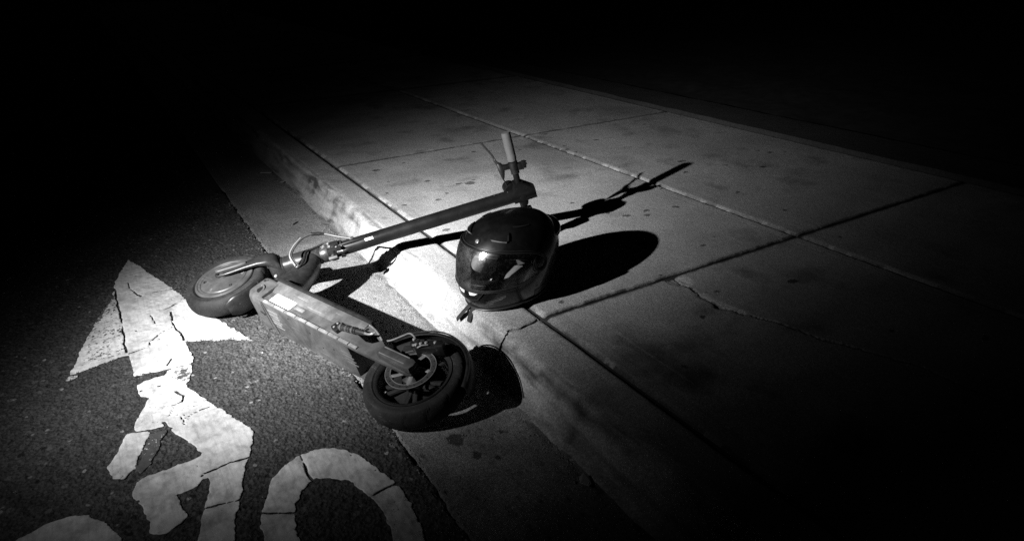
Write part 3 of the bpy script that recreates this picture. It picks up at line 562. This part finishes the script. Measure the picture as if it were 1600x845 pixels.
# rear fender
def fender(mb, c, e0, e1, r, hw, a0, a1, n=36, th=.0024, lip=.010):
    prof = [(-hw, -lip), (-hw * .97, -lip * .35), (-hw * .85, 0), (-hw * .4, .003), (0, .004), (hw * .4, .003), (hw * .85, 0), (hw * .97, -lip * .35), (hw, -lip)]
    rings = []
    for i in range(n + 1):
        t = i / n; a = a0 + (a1 - a0) * t; e = e0 * math.cos(a) + e1 * math.sin(a); wv = 1 - .35 * max(0, (t - .75) / .25) ** 2
        out = [c + e * (r + d + th) + Y_ * (l * wv) for l, d in prof]; inn = [c + e * (r + d) + Y_ * (l * wv * .97) for l, d in prof[::-1]]
        rings.append(out + inn)
    mb.loft(rings); return mb
mb = MB(); fender(mb, RA, X_, Z_, .150, .037, math.radians(22), math.radians(166)); rf = sc(mb, 'rear_fender', 'black', smooth=45)
mb = MB(); mb.box((.083, .0, .142), (.012, .008, .009), Matrix.Rotation(-.55, 3, 'Y'), .003); sc(mb, 'folding_hook', 'black', rf)
mb = MB(); mb.tube(smooth_path([Vector((.118, .037, .098)), Vector((.06, .0385, .138)), Vector((0, .039, .150)), Vector((-.07, .0385, .133)), Vector((-.12, .037, .092)), Vector((-.145, .030, .05))], 6), .0022, 8); sc(mb, 'fender_edge', 'frame', rf)

# front wheel with hub motor
mb = MB(); mb.lathe([(.012, -.060), (.014, -.040), (.030, -.034), (.040, -.033), (.040, .033), (.030, .036), (.016, .040), (.012, .056)], c=FA, k=32); fw = sc(mb, 'front_wheel', 'hub')
sc(tyre(FA, .097), 'tyre', 'tyre', fw, 50)
mb = MB(); mb.lathe([(.002, .0365), (.052, .0360), (.056, .0345), (.074, .0330), (.0765, .0305), (.079, .0305), (.081, .0325), (.088, .0325), (.0905, .0345), (.0965, .0335), (.0985, .0300), (.096, .02), (.094, 0), (.096, -.02), (.0985, -.0300), (.0965, -.0335), (.088, -.0325), (.05, -.036), (.002, -.0365)], c=FA, k=96); hc = sc(mb, 'motor_cover', 'hub', fw, 30)
for q in range(6):
    a = q * math.pi / 3 + .2; mb = MB(); mb.lathe([(.0052, .0335), (.0052, .0352), (.0036, .0352), (.0030, .0338)], c=FA + Vector((math.cos(a) * .064, 0, math.sin(a) * .064)), k=12); sc(mb, 'cover_screw', 'black' if q % 2 else 'steel', hc)
# fork
for sgn in (1, -1):
    mb = MB(); secs = []
    for s, l, g, a, b in ((-.020, .050, -.013, .008, .0045), (-.010, .050, -.013, .0150, .0060), (.03, .0505, -.012, .0160, .0065), (.08, .0515, -.008, .0180, .0075), (.120, .0510, -.004, .0240, .0100), (.150, .0450, -.001, .0300, .0150), (.172, .0300, 0, .0330, .0240), (.188, .0100, 0, .0320, .0290)):
        secs.append(ring_sec(fr(s, l * sgn, g), G, Y_, a, b, 22, 2.6))
    mb.loft(secs); leg = sc(mb, 'fork_leg', 'frame', smooth=50)
    mb = MB(); secs = []
    for s, a, b in ((-.017, .004, .003), (-.014, .0095, .0058), (-.006, .0120, .0072), (.055, .0125, .0075), (.078, .0105, .0062), (.086, .0060, .0035)):
        secs.append(ring_sec(fr(s, .0605 * sgn, -.0055), G, Y_, a, b, 18, 3))
    mb.loft(secs); sc(mb, 'fork_cover', 'hub', leg, 40)
    mb = MB(); mb.lathe([(.0042, .056), (.0042, .0600), (.0030, .0602)], c=fr(-.009, 0, -.022), ax=(0, sgn, 0), k=10); sc(mb, 'axle_bolt', 'black', leg)
mb = MB(); secs = [ring_sec(fr(s, 0, 0), G, Y_, a, b, 28, 2.3) for s, a, b in ((.148, .020, .046), (.158, .031, .052), (.172, .034, .046), (.184, .0325, .036), (.196, .0315, .0315))]; mb.loft(secs); sc(mb, 'fork_crown', 'frame', smooth=50)
mb = MB(); fender(mb, FA, S, -G, .1460, .0375, math.radians(28), math.radians(84), lip=.009); sc(mb, 'front_fender', 'frame', smooth=45)
# head tube + neck
mb = MB(); mb.lathe([(.0295, .195), (.0318, .1975), (.0322, .23), (.0318, .30), (.0305, .3215), (.0285, .324)], c=A0, ax=S, k=40); head = sc(mb, 'head_tube', 'frame')
for ra, sa, sb in ((.0290, .1925, .1990), (.0290, .3205, .3275)):
    mb = MB(); mb.lathe([(ra, sa), (ra, sb)], c=A0, ax=S, k=40); sc(mb, 'bearing_ring', 'black', head)
mb = MB(); secs = []
for c, a, b, up in (((.682, .045), .066, .056, (1, 0)), ((.684, .075), .062, .052, (1, -.03)), ((.690, .110), .053, .045, (1, -.12)), ((.701, .150), .045, .038, (1, -.3)), ((.718, .188), .039, .034, (1, -.55)), ((.740, .219), .034, .0315, (.85, -.62)), ((.764, .240), .027, .027, (.75, -.7))):
    u = Vector((up[0], 0, up[1])).normalized(); secs.append(ring_sec(Vector((c[0], 0, c[1])), u, Y_, a, b, 30, 2.3))
mb.loft(secs); neck = sc(mb, 'neck', 'frame', smooth=50)
mb = MB(); mb.lathe([(.0065, .030), (.0080, .034), (.0080, .040), (.0055, .043)], c=(.712, 0, .158), k=16); sc(mb, 'cable_grommet', 'hub', neck)
mb = MB(); mb.lathe([(.0050, .046), (.0060, .050), (.0040, .053)], c=(.722, 0, .082), k=12); sc(mb, 'bolt', 'strip', neck)
# folding joint
mb = MB(); mb.lathe([(.0285, .326), (.0300, .3285), (.0300, .352), (.0285, .356)], c=A0, ax=S, k=40); fb = sc(mb, 'folding_joint', 'frame')
mb = MB(); mb.lathe([(.0262, .352), (.0320, .354), (.0330, .360), (.0330, .372), (.0320, .376), (.0262, .378)], c=A0, ax=S, k=40); sc(mb, 'clamp_collar', 'hub', fb)
mb = MB(); mb.lathe([(.0262, .388), (.0300, .389), (.0300, .402), (.0262, .403)], c=A0, ax=S, k=40); sc(mb, 'lock_ring', 'black', fb)
mb = MB(); mb.box(fr(.366, .018, -.030), (.012, .012, .015), RSG, .003); mb.box(fr(.384, .022, -.034), (.008, .009, .016), RSG, .003); mb.box(fr(.376, .030, -.006), (.010, .007, .016), RSG, .003); sc(mb, 'clamp_block', 'black', fb)
mb = MB(); mb.tube([fr(.352, .008, -.056), fr(.366, .008, -.056), fr(.380, .008, -.056)], [.0075, .0075, .006], 12); mb.tube([fr(.366, .008, -.040), fr(.366, .010, -.058)], .006, 10); sc(mb, 'clamp_nut', 'hub', fb)
mb = MB(); mb.tube(smooth_path([fr(.385, .018, -.048), fr(.405, .020, -.054), fr(.425, .022, -.053), fr(.442, .022, -.047)], 5), [.006] * 6 + [.005] * 6 + [.0035] * 4, 10, flat=.6); sc(mb, 'quick_release_lever', 'frame', fb)
for s, l, g in ((.362, .031, -.016), (.376, .030, .004), (.384, .029, -.030), (.357, .032, .003)):
    mb = MB(); mb.lathe([(.0036, -.003), (.0036, .003), (.002, .004)], c=fr(s, l, g), k=8); sc(mb, 'bolt', 'steel', fb)
mb = MB()
for q in range(5): mb.box(fr(.336 + .004 * (q % 2), .0296 - .0006 * abs(q - 2), -.008 + .0045 * q), (.0016, .0010, .0035 + .001 * (q % 3)), RSG, .0004)
sc(mb, 'warning_print', 'strip', fb)
# stem
mb = MB(); mb.lathe([(.0235, .372), (.0248, .378), (.0248, .60), (.0246, 1.060), (.0246, 1.097), (.0225, 1.1), (.004, 1.1005)], c=A0, ax=S, k=40); stem = sc(mb, 'stem', 'stem')
mb = MB()
def stem_patch(mb, s0, s1, a0, a1, r=.0252):
    n = 6; V = []; Fc = []
    for i in range(n + 1):
        a = a0 + (a1 - a0) * i / n
        for s in (s0, s1): V.append(A0 + S * s + (Y_ * math.cos(a) + G * math.sin(a)) * r)
    for i in range(n): Fc.append((2 * i, 2 * i + 1, 2 * i + 3, 2 * i + 2))
    for i in range(n + 1):
        a = a0 + (a1 - a0) * i / n
        for s in (s0, s1): V.append(A0 + S * s + (Y_ * math.cos(a) + G * math.sin(a)) * (r - .0009))
    m = 2 * (n + 1)
    for i in range(n): Fc.append((m + 2 * i, m + 2 * i + 2, m + 2 * i + 3, m + 2 * i + 1))
    for e in ((0, 1), (2 * n + 1, 2 * n)): Fc.append((e[0], e[0] + m, e[1] + m, e[1]))
    for i in range(n): Fc.append((2 * i, 2 * i + 2, m + 2 * i + 2, m + 2 * i)); Fc.append((2 * i + 1, m + 2 * i + 1, m + 2 * i + 3, 2 * i + 3))
    return mb.add(V, Fc)
stem_patch(mb, .482, .510, -1.0, -.66); sc(mb, 'white_sticker', 'label', stem, label='small white sticker low on the stem')
for q in range(4):
    mb = MB(); stem_patch(mb, .485 + .006 * q, .488 + .006 * q + .001 * (q % 2), -.94, -.74, .0255); sc(mb, 'sticker_print', 'black', stem)
mb = MB(); stem_patch(mb, .538, .608, .62, .95); sc(mb, 'grey_sticker', 'tag_grey', stem)
mb = MB(); stem_patch(mb, .545, .600, .70, .86, .0255); sc(mb, 'sticker_print', 'frame', stem)
mb = MB(); mb.lathe([(.006, .020), (.0085, .024), (.0085, .0265), (.0045, .028)], c=fr(.438, 0, .006), k=16); sc(mb, 'cable_entry', 'hub', stem)
mb = MB(); mb.tube([fr(.395, .020, -.012), fr(.44, .0225, -.014), fr(.475, .0200, -.0155)], [.006, .007, .002], 10, flat=.7); sc(mb, 'stem_rib', 'stem', stem)
for q in range(10):
    a = rng.uniform(-.3, .9); s = rng.uniform(.93, 1.05); mb = MB(); stem_patch(mb, s, s + rng.uniform(.002, .005), a, a + .06, .0251); sc(mb, 'paint_chip', 'strip', stem)
# cables at the neck
mb = MB(); mb.tube(smooth_path([Vector((.712, .040, .160)), fr(.242, .060, -.055), fr(.256, .070, -.020), fr(.283, .072, .018), fr(.318, .066, .042), fr(.345, .056, .044), fr(.395, .038, .022), fr(.436, .026, .004)], 7), .0036, 10); cb = sc(mb, 'brake_cable', 'cable')
mb = MB(); mb.tube(smooth_path([Vector((.708, .046, .150)), fr(.238, .065, -.058), fr(.252, .074, -.022), fr(.279, .076, .018)], 7), .0028, 8); sc(mb, 'cable_sleeve', 'pale_cable', cb)
mb = MB(); p0, p1 = fr(.308, .069, .038), fr(.352, .054, .041); mb.tube([p0, p0.lerp(p1, .2), p0.lerp(p1, .4), p0.lerp(p1, .6), p0.lerp(p1, .8), p1], [.0045, .0065, .005, .0065, .005, .0045], 10); sc(mb, 'cable_boot', 'black', cb)
mb = MB(); mb.tube(smooth_path([Vector((.700, .040, .146)), Vector((.705, .044, .180)), fr(.285, .040, -.022), fr(.305, .0345, -.004), fr(.335, .0335, .010), fr(.357, .034, .014)], 6), .0036, 8); sc(mb, 'wiring_cable', 'black')
# handlebar
HS = 1.0476
def hb(l, ds=0, dg=0): return fr(HS + ds, l, .2 * l + dg)
mb = MB(); mb.tube([hb(-.165), hb(-.05), hb(.05), hb(.212)], .0112, 20); bar = sc(mb, 'handlebar', 'stem')
mb = MB(); secs = [ring_sec(fr(HS + .004, l, .2 * l - .002), S, G, a, b, 24, 3) for l, a, b in ((-.040, .013, .0130), (-.030, .017, .016), (0, .021, .0250), (.026, .017, .0165), (.045, .0135, .0130))]; mb.loft(secs); sc(mb, 'stem_head', 'stem', bar, 45)
mb = MB(); mb.prism([(HS - .036, -.004), (HS - .016, .046), (HS + .010, .046), (HS + .052, .016), (HS + .054, -.018), (HS - .030, -.020)], lambda a, b, h: fr(a, b, h + .2 * b), -.0235, .0235, .005); sc(mb, 'stem_gusset', 'stem', bar, 40)
mb = MB(); mb.lathe([(.0215, .008), (.0235, .012), (.0235, .046), (.0205, .052), (.004, .053)], c=fr(HS - .030, .018, .0), ax=G, k=28); hl = sc(mb, 'headlamp', 'stem', bar)
mb = MB(); mb.lathe([(.016, .052), (.016, .0545), (.004, .0555)], c=fr(HS - .030, .018, .0), ax=G, k=24); sc(mb, 'lens', 'hub', bar)
def grip(l0, l1, mat):
    n = 12; mb = MB(); P = [hb(l0 + (l1 - l0) * i / n) for i in range(n + 1)]; mb.tube(P, [.0150] + [.0160 + .0004 * (i % 2) for i in range(n - 1)] + [.0152], 24); return sc(mb, 'grip', mat, bar, 45)
grip(.122, .2215, 'grip'); grip(-.115, -.171, 'black')
mb = MB(); mb.tube([hb(.092), hb(.118)], .0165, 18); mb.box(hb(.105, -.022, .004), (.009, .008, .016), RSG, .003); perch = sc(mb, 'brake_perch', 'black', bar)
mb = MB(); secs = [ring_sec(hb(l, ds, dg), S, G, a, b, 14, 2.6) for l, ds, dg, a, b in ((.066, -.046, .004, .003, .003), (.080, -.045, .004, .0075, .006), (.100, -.044, .006, .0115, .008), (.116, -.046, .008, .0105, .007), (.124, -.050, .010, .005, .004))]; mb.loft(secs); sc(mb, 'lever_body', 'black', bar, 45)
mb = MB(); mb.tube(smooth_path([hb(.118, -.052, .010), hb(.132, -.058, .014), hb(.150, -.062, .016), hb(.175, -.075, .020), hb(.198, -.087, .022)], 5), [.0062] * 7 + [.0045] * 14, 10, flat=.75); sc(mb, 'brake_lever', 'frame', bar)
for l, ds, dg in ((.112, -.042, .016), (.100, -.030, .016), (.092, -.018, .016), (.116, -.052, .018)):
    mb = MB(); mb.lathe([(.0030, -.003), (.0030, .003)], c=hb(l, ds, dg) + Y_ * .008, k=8); sc(mb, 'bolt', 'steel', bar)
mb = MB(); mb.box(hb(.100, .022, -.006), (.010, .012, .010), RSG, .004); mb.box(hb(.104, .034, -.010), (.008, .013, .008), RSG, .004); mb.tube([hb(.076), hb(.094)], .0152, 18); sc(mb, 'bell_housing', 'black', bar)
for l, ds in ((.108, .044), (.098, .044), (.084, .030)):
    mb = MB(); mb.lathe([(.0028, 0), (.0028, .006), (.001, .0065)], c=hb(l, ds, -.004), ax=(0, 1, 0), k=8); sc(mb, 'bolt', 'steel', bar)
mb = MB(); mb.box(hb(-.078, .010, -.002), (.020, .024, .019), RSG, .006); mb.tube([hb(-.050), hb(-.110)], .0160, 16); sc(mb, 'throttle_housing', 'black', bar)
mb = MB(); mb.tube(smooth_path([hb(.064, -.046, .004), hb(.045, -.040, .006), hb(.025, -.044, .012), fr(HS - .062, .016, .012), fr(HS - .075, .010, .016)], 6), .0020, 8); sc(mb, 'lever_cable', 'black', bar)

# ================================================================== HELMET
HA = math.atan2(-.160, -.987) + math.radians(6)
helmet = empty('motorcycle_helmet', (.955, 1.626, .0), Matrix.Rotation(HA, 3, 'Z') @ Matrix.Diagonal((1.045, 1.045, .995)))
tag(helmet, 'black full-face motorcycle helmet with clear scratched visor standing on the kerb edge', 'helmet')
ZT = .265
HZ = [0, .03, .07, .11, .15, .19, .22, .245, .259, .265]
HT = [math.asin(z / ZT) / (math.pi / 2) for z in HZ]
HF = [.136, .154, .162, .158, .150, .133, .110, .076, .042, 0]; HB = [.098, .122, .148, .168, .178, .173, .156, .122, .070, 0]; HW = [.095, .110, .121, .127, .129, .120, .102, .073, .040, 0]
def hermite(xs, ys, x):
    xs = np.array(xs); ys = np.array(ys); d = np.gradient(ys, xs); i = int(np.clip(np.searchsorted(xs, x) - 1, 0, len(xs) - 2)); h = xs[i + 1] - xs[i]; t = (x - xs[i]) / h
    return (2 * t**3 - 3 * t**2 + 1) * ys[i] + (t**3 - 2 * t**2 + t) * h * d[i] + (-2 * t**3 + 3 * t**2) * ys[i + 1] + (t**3 - t**2) * h * d[i + 1]
def hp(phi, z, off=0.):
    z = min(max(z, 0), ZT); t = math.asin(min(1, z / ZT)) / (math.pi / 2)
    c, s = math.cos(phi), math.sin(phi); f = hermite(HT, HF, t); b = hermite(HT, HB, t); w_ = hermite(HT, HW, t)
    e = f if c > 0 else b
    p = Vector((c * e, s * w_, z))
    if off:
        n = Vector((c / max(e, .02), s / max(w_, .02), 0)).normalized(); k = max(0, (z - .10) / (ZT - .10)); nv = (n * math.sqrt(max(0, 1 - k * k)) + Vector((0, 0, 1)) * k).normalized()
        p = p + nv * off
    return p
PH = math.radians(81)
def port(phi, grow=0.):
    a = abs(phi) / (PH + grow * 5)
    q = max(0, 1 - a ** 5) ** .5 if a < 1 else 0
    mid = .140 + .006 * (abs(phi) / PH) ** 2; up = (.040 - .010 * min(1, a) + grow) * q; lo = (.043 - .012 * min(1, a) + grow) * q
    return mid - lo, mid + up
def zbot(phi): return .004 + .018 * (1 - math.cos(phi)) / 2 + .010 * math.sin(phi) ** 2
NPH = 120; R1, R2, R3 = 12, 10, 22
def rows(phi):
    lo, hi = port(phi); zb = zbot(phi); o = [zb + (lo - zb) * i / R1 for i in range(R1)] + [lo + (hi - lo) * i / R2 for i in range(R2)]
    t0 = math.asin(hi / ZT)
    return o + [ZT * math.sin(t0 + (math.pi / 2 - t0) * i / R3) for i in range(R3 + 1)]
def shell_mesh(off, lo_row=0):
    V = []; Fc = []; nr = R1 + R2 + R3 + 1
    for i in range(NPH):
        ph = -math.pi + 2 * math.pi * i / NPH
        for z in rows(ph): V.append(hp(ph, z, off))
    for i in range(NPH):
        j = (i + 1) % NPH; pm = -math.pi + 2 * math.pi * (i + .5) / NPH
        for r in range(nr - 1):
            if abs(pm) < PH and R1 <= r < R1 + R2: continue
            Fc.append((i * nr + r, j * nr + r, j * nr + r + 1, i * nr + r + 1))
    return V, Fc
mb = MB(); mb.add(*shell_mesh(0)); sh_o = mb.build('shell', 'shell', helmet, 60); md = sh_o.modifiers.new('thickness', 'SOLIDIFY'); md.thickness = .005; md.offset = -1
mb = MB(); mb.add(*shell_mesh(-.020)); li = mb.build('lining', 'foam', helmet, 60); md = li.modifiers.new('thickness', 'SOLIDIFY'); md.thickness = .004; md.offset = -1
# gasket round the eye opening, joins shell and lining
def loop_port(grow, off):
    n = 64; o = []
    for side in (1, -1):
        for i in range(n):
            a = -1 + 2 * i / n; ph = PH * math.sin(a * math.pi / 2) * side * .9995; lo, hi = port(ph, grow); o.append(hp(ph, hi if side > 0 else lo, off))
    return o
A_, B_, C_, D_ = loop_port(.003, .0022), loop_port(-.0005, .003), loop_port(-.0005, -.021), loop_port(.003, -.021)
mb = MB(); mb.loft([A_, B_, C_, D_], closed=True); mb.build('eye_port_gasket', 'trim', helmet, 50)
# neck roll along the bottom rim
mb = MB(); P = [hp(-math.pi + 2 * math.pi * i / 72, zbot(-math.pi + 2 * math.pi * i / 72) + .001, 0) for i in range(72)]
rings = []
for i, p in enumerate(P):
    t = (P[(i + 1) % 72] - P[i - 1]).normalized(); n_ = t.cross(Z_).normalized(); rings.append([p - n_ * .004 * 0 + (n_ * math.cos(a) * .006 + Z_ * math.sin(a) * .0042) for a in [2 * math.pi * q / 10 for q in range(10)]])
mb.loft(rings, closed=True); mb.build('bottom_trim', 'trim', helmet)
mb = MB(); rings = []
for i in range(72):
    ph = -math.pi + 2 * math.pi * i / 72; p = hp(ph, zbot(ph) + .006, -.022); d = Vector((p.x, p.y, 0)).normalized(); rings.append([p + d * math.cos(a) * .018 + Z_ * math.sin(a) * .012 for a in [2 * math.pi * q / 12 for q in range(12)]])
mb.loft(rings, closed=True); mb.build('neck_roll', 'foam', helmet)
# cheek pads and chin liner
for sgn in (1, -1):
    mb = MB(); secs = [ring_sec(Vector((x, y * sgn, z)), Vector((0, 1, 0)), Z_, a, b, 18, 3) for x, y, z, a, b in ((-.03, .088, .075, .014, .03), (.0, .082, .080, .022, .045), (.035, .078, .082, .026, .046), (.065, .074, .076, .022, .036), (.088, .070, .066, .012, .022))]
    mb.loft(secs); mb.build('cheek_pad', 'pad', helmet, 50)
    mb = MB(); mb.tube(smooth_path([Vector((.030, .100 * sgn, .135)), Vector((.045, .101 * sgn, .115)), Vector((.055, .098 * sgn, .095))], 5), .008, 10, flat=.5); mb.build('inner_seam', 'foam', helmet)
def patch(mb, poly, o0, o1, n=6):
    """a raised plate on the shell: four (phi deg, z) corners, from offset o0 to o1"""
    (a, b, c, d) = [(math.radians(p), z) for p, z in poly]; V = []; Fc = []
    for off in (o1, o0):
        for i in range(n + 1):
            for j in range(n + 1):
                u, v = i / n, j / n; q = [(a[k] * (1 - u) + b[k] * u) * (1 - v) + (d[k] * (1 - u) + c[k] * u) * v for k in (0, 1)]; V.append(hp(q[0], q[1], off))
    m = (n + 1) ** 2; ix = lambda i, j, s=0: s * m + i * (n + 1) + j
    for i in range(n):
        for j in range(n): Fc.append((ix(i, j), ix(i + 1, j), ix(i + 1, j + 1), ix(i, j + 1))); Fc.append((ix(i, j, 1), ix(i, j + 1, 1), ix(i + 1, j + 1, 1), ix(i + 1, j, 1)))
        for s, t in (((i, 0), (i + 1, 0)), ((i, n), (i + 1, n)), ((0, i), (0, i + 1)), ((n, i), (n, i + 1))): Fc.append((ix(*s), ix(*t), ix(*t, 1), ix(*s, 1)))
    return mb.add(V, Fc)
# visor with its rims and pivots
VP = math.radians(93); n = 64; m_ = 14; V = []; Fc = []
def vport(ph):
    a = abs(ph) / VP; q = max(0, 1 - a ** 7) ** .5
    return .138 + .008 * a * a - (.057 - .020 * a * a) * q - .001, .138 + .008 * a * a + (.053 - .018 * a * a) * q + .001
for off in (.0075, .0052):
    for i in range(n + 1):
        ph = VP * math.sin((-1 + 2 * i / n) * math.pi / 2); lo, hi = vport(ph)
        for j in range(m_ + 1): V.append(hp(ph, lo + (hi - lo) * j / m_, off))
q_ = (n + 1) * (m_ + 1); ix = lambda i, j, s=0: s * q_ + i * (m_ + 1) + j
for i in range(n):
    for j in range(m_): Fc.append((ix(i, j), ix(i + 1, j), ix(i + 1, j + 1), ix(i, j + 1))); Fc.append((ix(i, j, 1), ix(i, j + 1, 1), ix(i + 1, j + 1, 1), ix(i + 1, j, 1)))
    for j in (0, m_): Fc.append((ix(i, j), ix(i + 1, j), ix(i + 1, j, 1), ix(i, j, 1)))
mb = MB(); mb.add(V, Fc); vis = mb.build('visor', 'visor', helmet, 60)
for which in (0, 1):
    pth = [hp(ph, vport(ph)[which], .0068) for ph in [VP * math.sin((-1 + 2 * i / 80) * math.pi / 2) * .995 for i in range(81)]]
    mb = MB(); mb.tube(pth, .0021 if which else .0026, 8); mb.build('visor_rim', 'trim', vis)
pth = [hp(ph, vport(ph)[0] - .006, .003) for ph in [VP * math.sin((-1 + 2 * i / 80) * math.pi / 2) * .98 for i in range(81)]]
mb = MB(); mb.tube(pth, .0030, 8); mb.build('visor_seal', 'trim', helmet)
pth = [hp(ph, vport(ph)[1] + .006, .002) for ph in [VP * math.sin((-1 + 2 * i / 80) * math.pi / 2) * .98 for i in range(81)]]
mb = MB(); mb.tube(pth, .0022, 8); mb.build('brow_trim', 'trim', helmet)
for sgn in (1, -1):
    c = hp(sgn * math.radians(88), .146, .003); mb = MB(); mb.lathe([(.031, -.006), (.031, -.001), (.028, .0030), (.020, .0035), (.018, .0028), (.004, .0030)], c=c, ax=Vector((.02, sgn, .1)), k=40); pv = mb.build('pivot_cover', 'shell', helmet)
# vents, badge, chin intake, scuffs, spoiler
mb = MB(); mb.lathe([(.0060, 0), (.0060, .0020), (.0045, .0026), (.001, .0028)], c=hp(.0, .212, .0), ax=hp(0, .212, .01) - hp(0, .212, 0), k=20); mb.build('round_badge', 'steel', helmet)
mb = MB(); mb.lathe([(.0085, 0), (.0105, .0012), (.0105, .0016), (.0085, .0018)], c=hp(.0, .212, .0), ax=hp(0, .212, .01) - hp(0, .212, 0), k=24, closed=True); mb.build('badge_ring', 'trim', helmet)
for sgn in (1, -1):
    mb = MB(); patch(mb, [(22 * sgn, .2205), (47 * sgn, .2160), (50 * sgn, .2330), (48 * sgn, .2365)], -.002, .0055); vt = mb.build('crown_vent', 'shell', helmet, 30)
    mb = MB(); patch(mb, [(24 * sgn, .2185), (46 * sgn, .2145), (46.5 * sgn, .2165), (24 * sgn, .2205)], 0, .0048); mb.build('vent_lip', 'strip', vt)
    mb = MB(); patch(mb, [(46 * sgn, .218), (49 * sgn, .218), (49.5 * sgn, .230), (47 * sgn, .230)], .003, .0066); mb.build('vent_slider', 'trim', vt)
    mb = MB(); patch(mb, [(60 * sgn, .2455), (95 * sgn, .2425), (96 * sgn, .2445), (60 * sgn, .2480)], -.001, .0022); mb.build('shell_ridge', 'trim', helmet)
mb = MB(); patch(mb, [(-24, .079), (24, .079), (15, .046), (-15, .046)], -.003, .0042, 10); ci = mb.build('chin_intake', 'shell', helmet, 30)
for sgn in (1, -1):
    mb = MB(); patch(mb, [(2 * sgn, .073), (19 * sgn, .073), (13 * sgn, .061), (3 * sgn, .058)], .003, .0050); mb.build('intake_slot', 'black', ci)
    mb = MB(); patch(mb, [(4 * sgn, .0705), (16.5 * sgn, .0705), (12 * sgn, .0630), (5 * sgn, .0610)], .0045, .0056); mb.build('intake_mesh', 'label', ci)
    pth = [hp(math.radians(a) * sgn, z, .0045) for a, z in ((0, .045), (8, .045), (15, .0475), (20, .062), (25, .079))]; mb = MB(); mb.tube(pth, .0012, 6); mb.build('intake_edge', 'trim', ci)
for a0, z0, a1, z1, wz in ((30, .044, 50, .056, .0018), (27, .036, 47, .050, .0022), (24, .030, 36, .036, .0016), (40, .056, 50, .061, .0012), (30, .030, 34, .033, .001), (26, .040, 30, .043, .0012)):
    mb = MB(); patch(mb, [(a0, z0), (a1, z1), (a1, z1 + wz), (a0 + 2, z0 + wz)], -.0002, .0005, 4); mb.build('scuff', 'scratch', helmet)
mb = MB(); patch(mb, [(88, .030), (118, .040), (116, .062), (86, .052)], -.001, .0012); mb.build('side_decal', 'trim', helmet)
mb = MB(); secs = []
for i in range(15):
    a = math.radians(180 - 52 + 104 * i / 14); t_ = math.sin(math.pi * i / 14) ** .6; secs.append(ring_sec(hp(a, .188, -.004 + .004 * t_), Vector((math.cos(a), math.sin(a), .1)).normalized(), Z_, .004 + .014 * t_, .006 + .016 * t_, 14, 2.4))
mb.loft(secs); mb.build('rear_spoiler', 'shell', helmet, 50)
# chin strap ends hanging over the kerb edge
hi_ = helmet.matrix_world.inverted()
for pts, wdt in (([(.865, 1.640, .006), (.835, 1.620, .0065), (.812, 1.612, .004), (.793, 1.625, -.022), (.779, 1.641, -.050)], .0085), ([(.872, 1.630, .006), (.842, 1.606, .0060), (.818, 1.598, .0005), (.803, 1.597, -.022), (.797, 1.598, -.044)], .0085)):
    mb = MB(); mb.tube(smooth_path([hi_ @ Vector(p) for p in pts], 6), wdt, 12, flat=.28, up=(0, 0, 1)); mb.build('chin_strap', 'strap', helmet, 50)

# ================================================================== LITTER AND GRIT
def chip(name, label, cat, loc, pts, th, rot, mat='leaf', curl=0.):
    mb = MB(); mb.prism(pts, lambda x, y, z: Vector((x, y, z + curl * (x * x + y * y))), 0, th, 0)
    o = mb.build(name, mat, None, 30); o.location = loc; o.rotation_euler = rot; tag(o, label, cat); return o
chip('dry_leaf', 'small pale dry leaf in the gutter beside the far kerb joint', 'leaf', (.728, 3.60, -.1085), [(-.014, -.004), (-.004, -.011), (.009, -.008), (.016, .001), (.007, .010), (-.006, .009)], .0012, (.15, .1, .4), curl=14)
chip('twig', 'thin pale twig lying in the gutter behind the leaf', 'twig', (.70, 3.84, -.110), [(-.03, -.002), (.0, -.003), (.03, -.001), (.031, .001), (.002, .003), (-.03, .002)], .003, (0, .03, -.5))
chip('crumpled_leaf', 'crumpled dim leaf against the kerb in the lower gutter', 'leaf', (.722, .915, -.111), [(-.020, -.006), (-.004, -.014), (.014, -.010), (.022, .003), (.009, .013), (-.010, .011)], .0015, (.25, .1, 1.0), curl=18)
chip('dark_twig', 'short dark twig on the gutter left of the kerb face', 'twig', (.62, 2.93, -.109), [(-.018, -.002), (.0, -.003), (.02, -.0015), (.02, .0015), (0, .003), (-.018, .002)], .003, (0, 0, .75), 'black')
mb = MB(); r_ = random.Random(5)
def stone(mb, p, r):
    V = [Vector((r_.uniform(.7, 1.1) * x, r_.uniform(.7, 1.1) * y, r_.uniform(.5, .8) * z)) * r + p for x, y, z in ((1, 0, 0), (-1, 0, 0), (0, 1, 0), (0, -1, 0), (0, 0, 1), (0, 0, -1))]
    mb.add(V, [(0, 2, 4), (2, 1, 4), (1, 3, 4), (3, 0, 4), (2, 0, 5), (1, 2, 5), (3, 1, 5), (0, 3, 5)])
for i in range(1300):
    y = r_.uniform(.7, 3.5); x = .736 - abs(r_.gauss(0, .02)) if r_.random() < .6 else r_.uniform(.46, .74)
    stone(mb, Vector((x, y, -.1025 - .0125 * max(0, min(1, (x - .44) / .3)) + .001)), r_.uniform(.0010, .0036))
for i in range(420):
    stone(mb, Vector((.432 + r_.gauss(0, .012), r_.uniform(.7, 3.4), -.103)), r_.uniform(.0015, .004))
for i in range(120):
    stone(mb, Vector((r_.uniform(-.8, .42), r_.uniform(.8, 3.2), -.1015)), r_.uniform(.0012, .0032))
gs = mb.build('grit', 'grit', None, 20); tag(gs, 'loose grit and sand scattered along the gutter and asphalt', 'grit', kind='stuff')
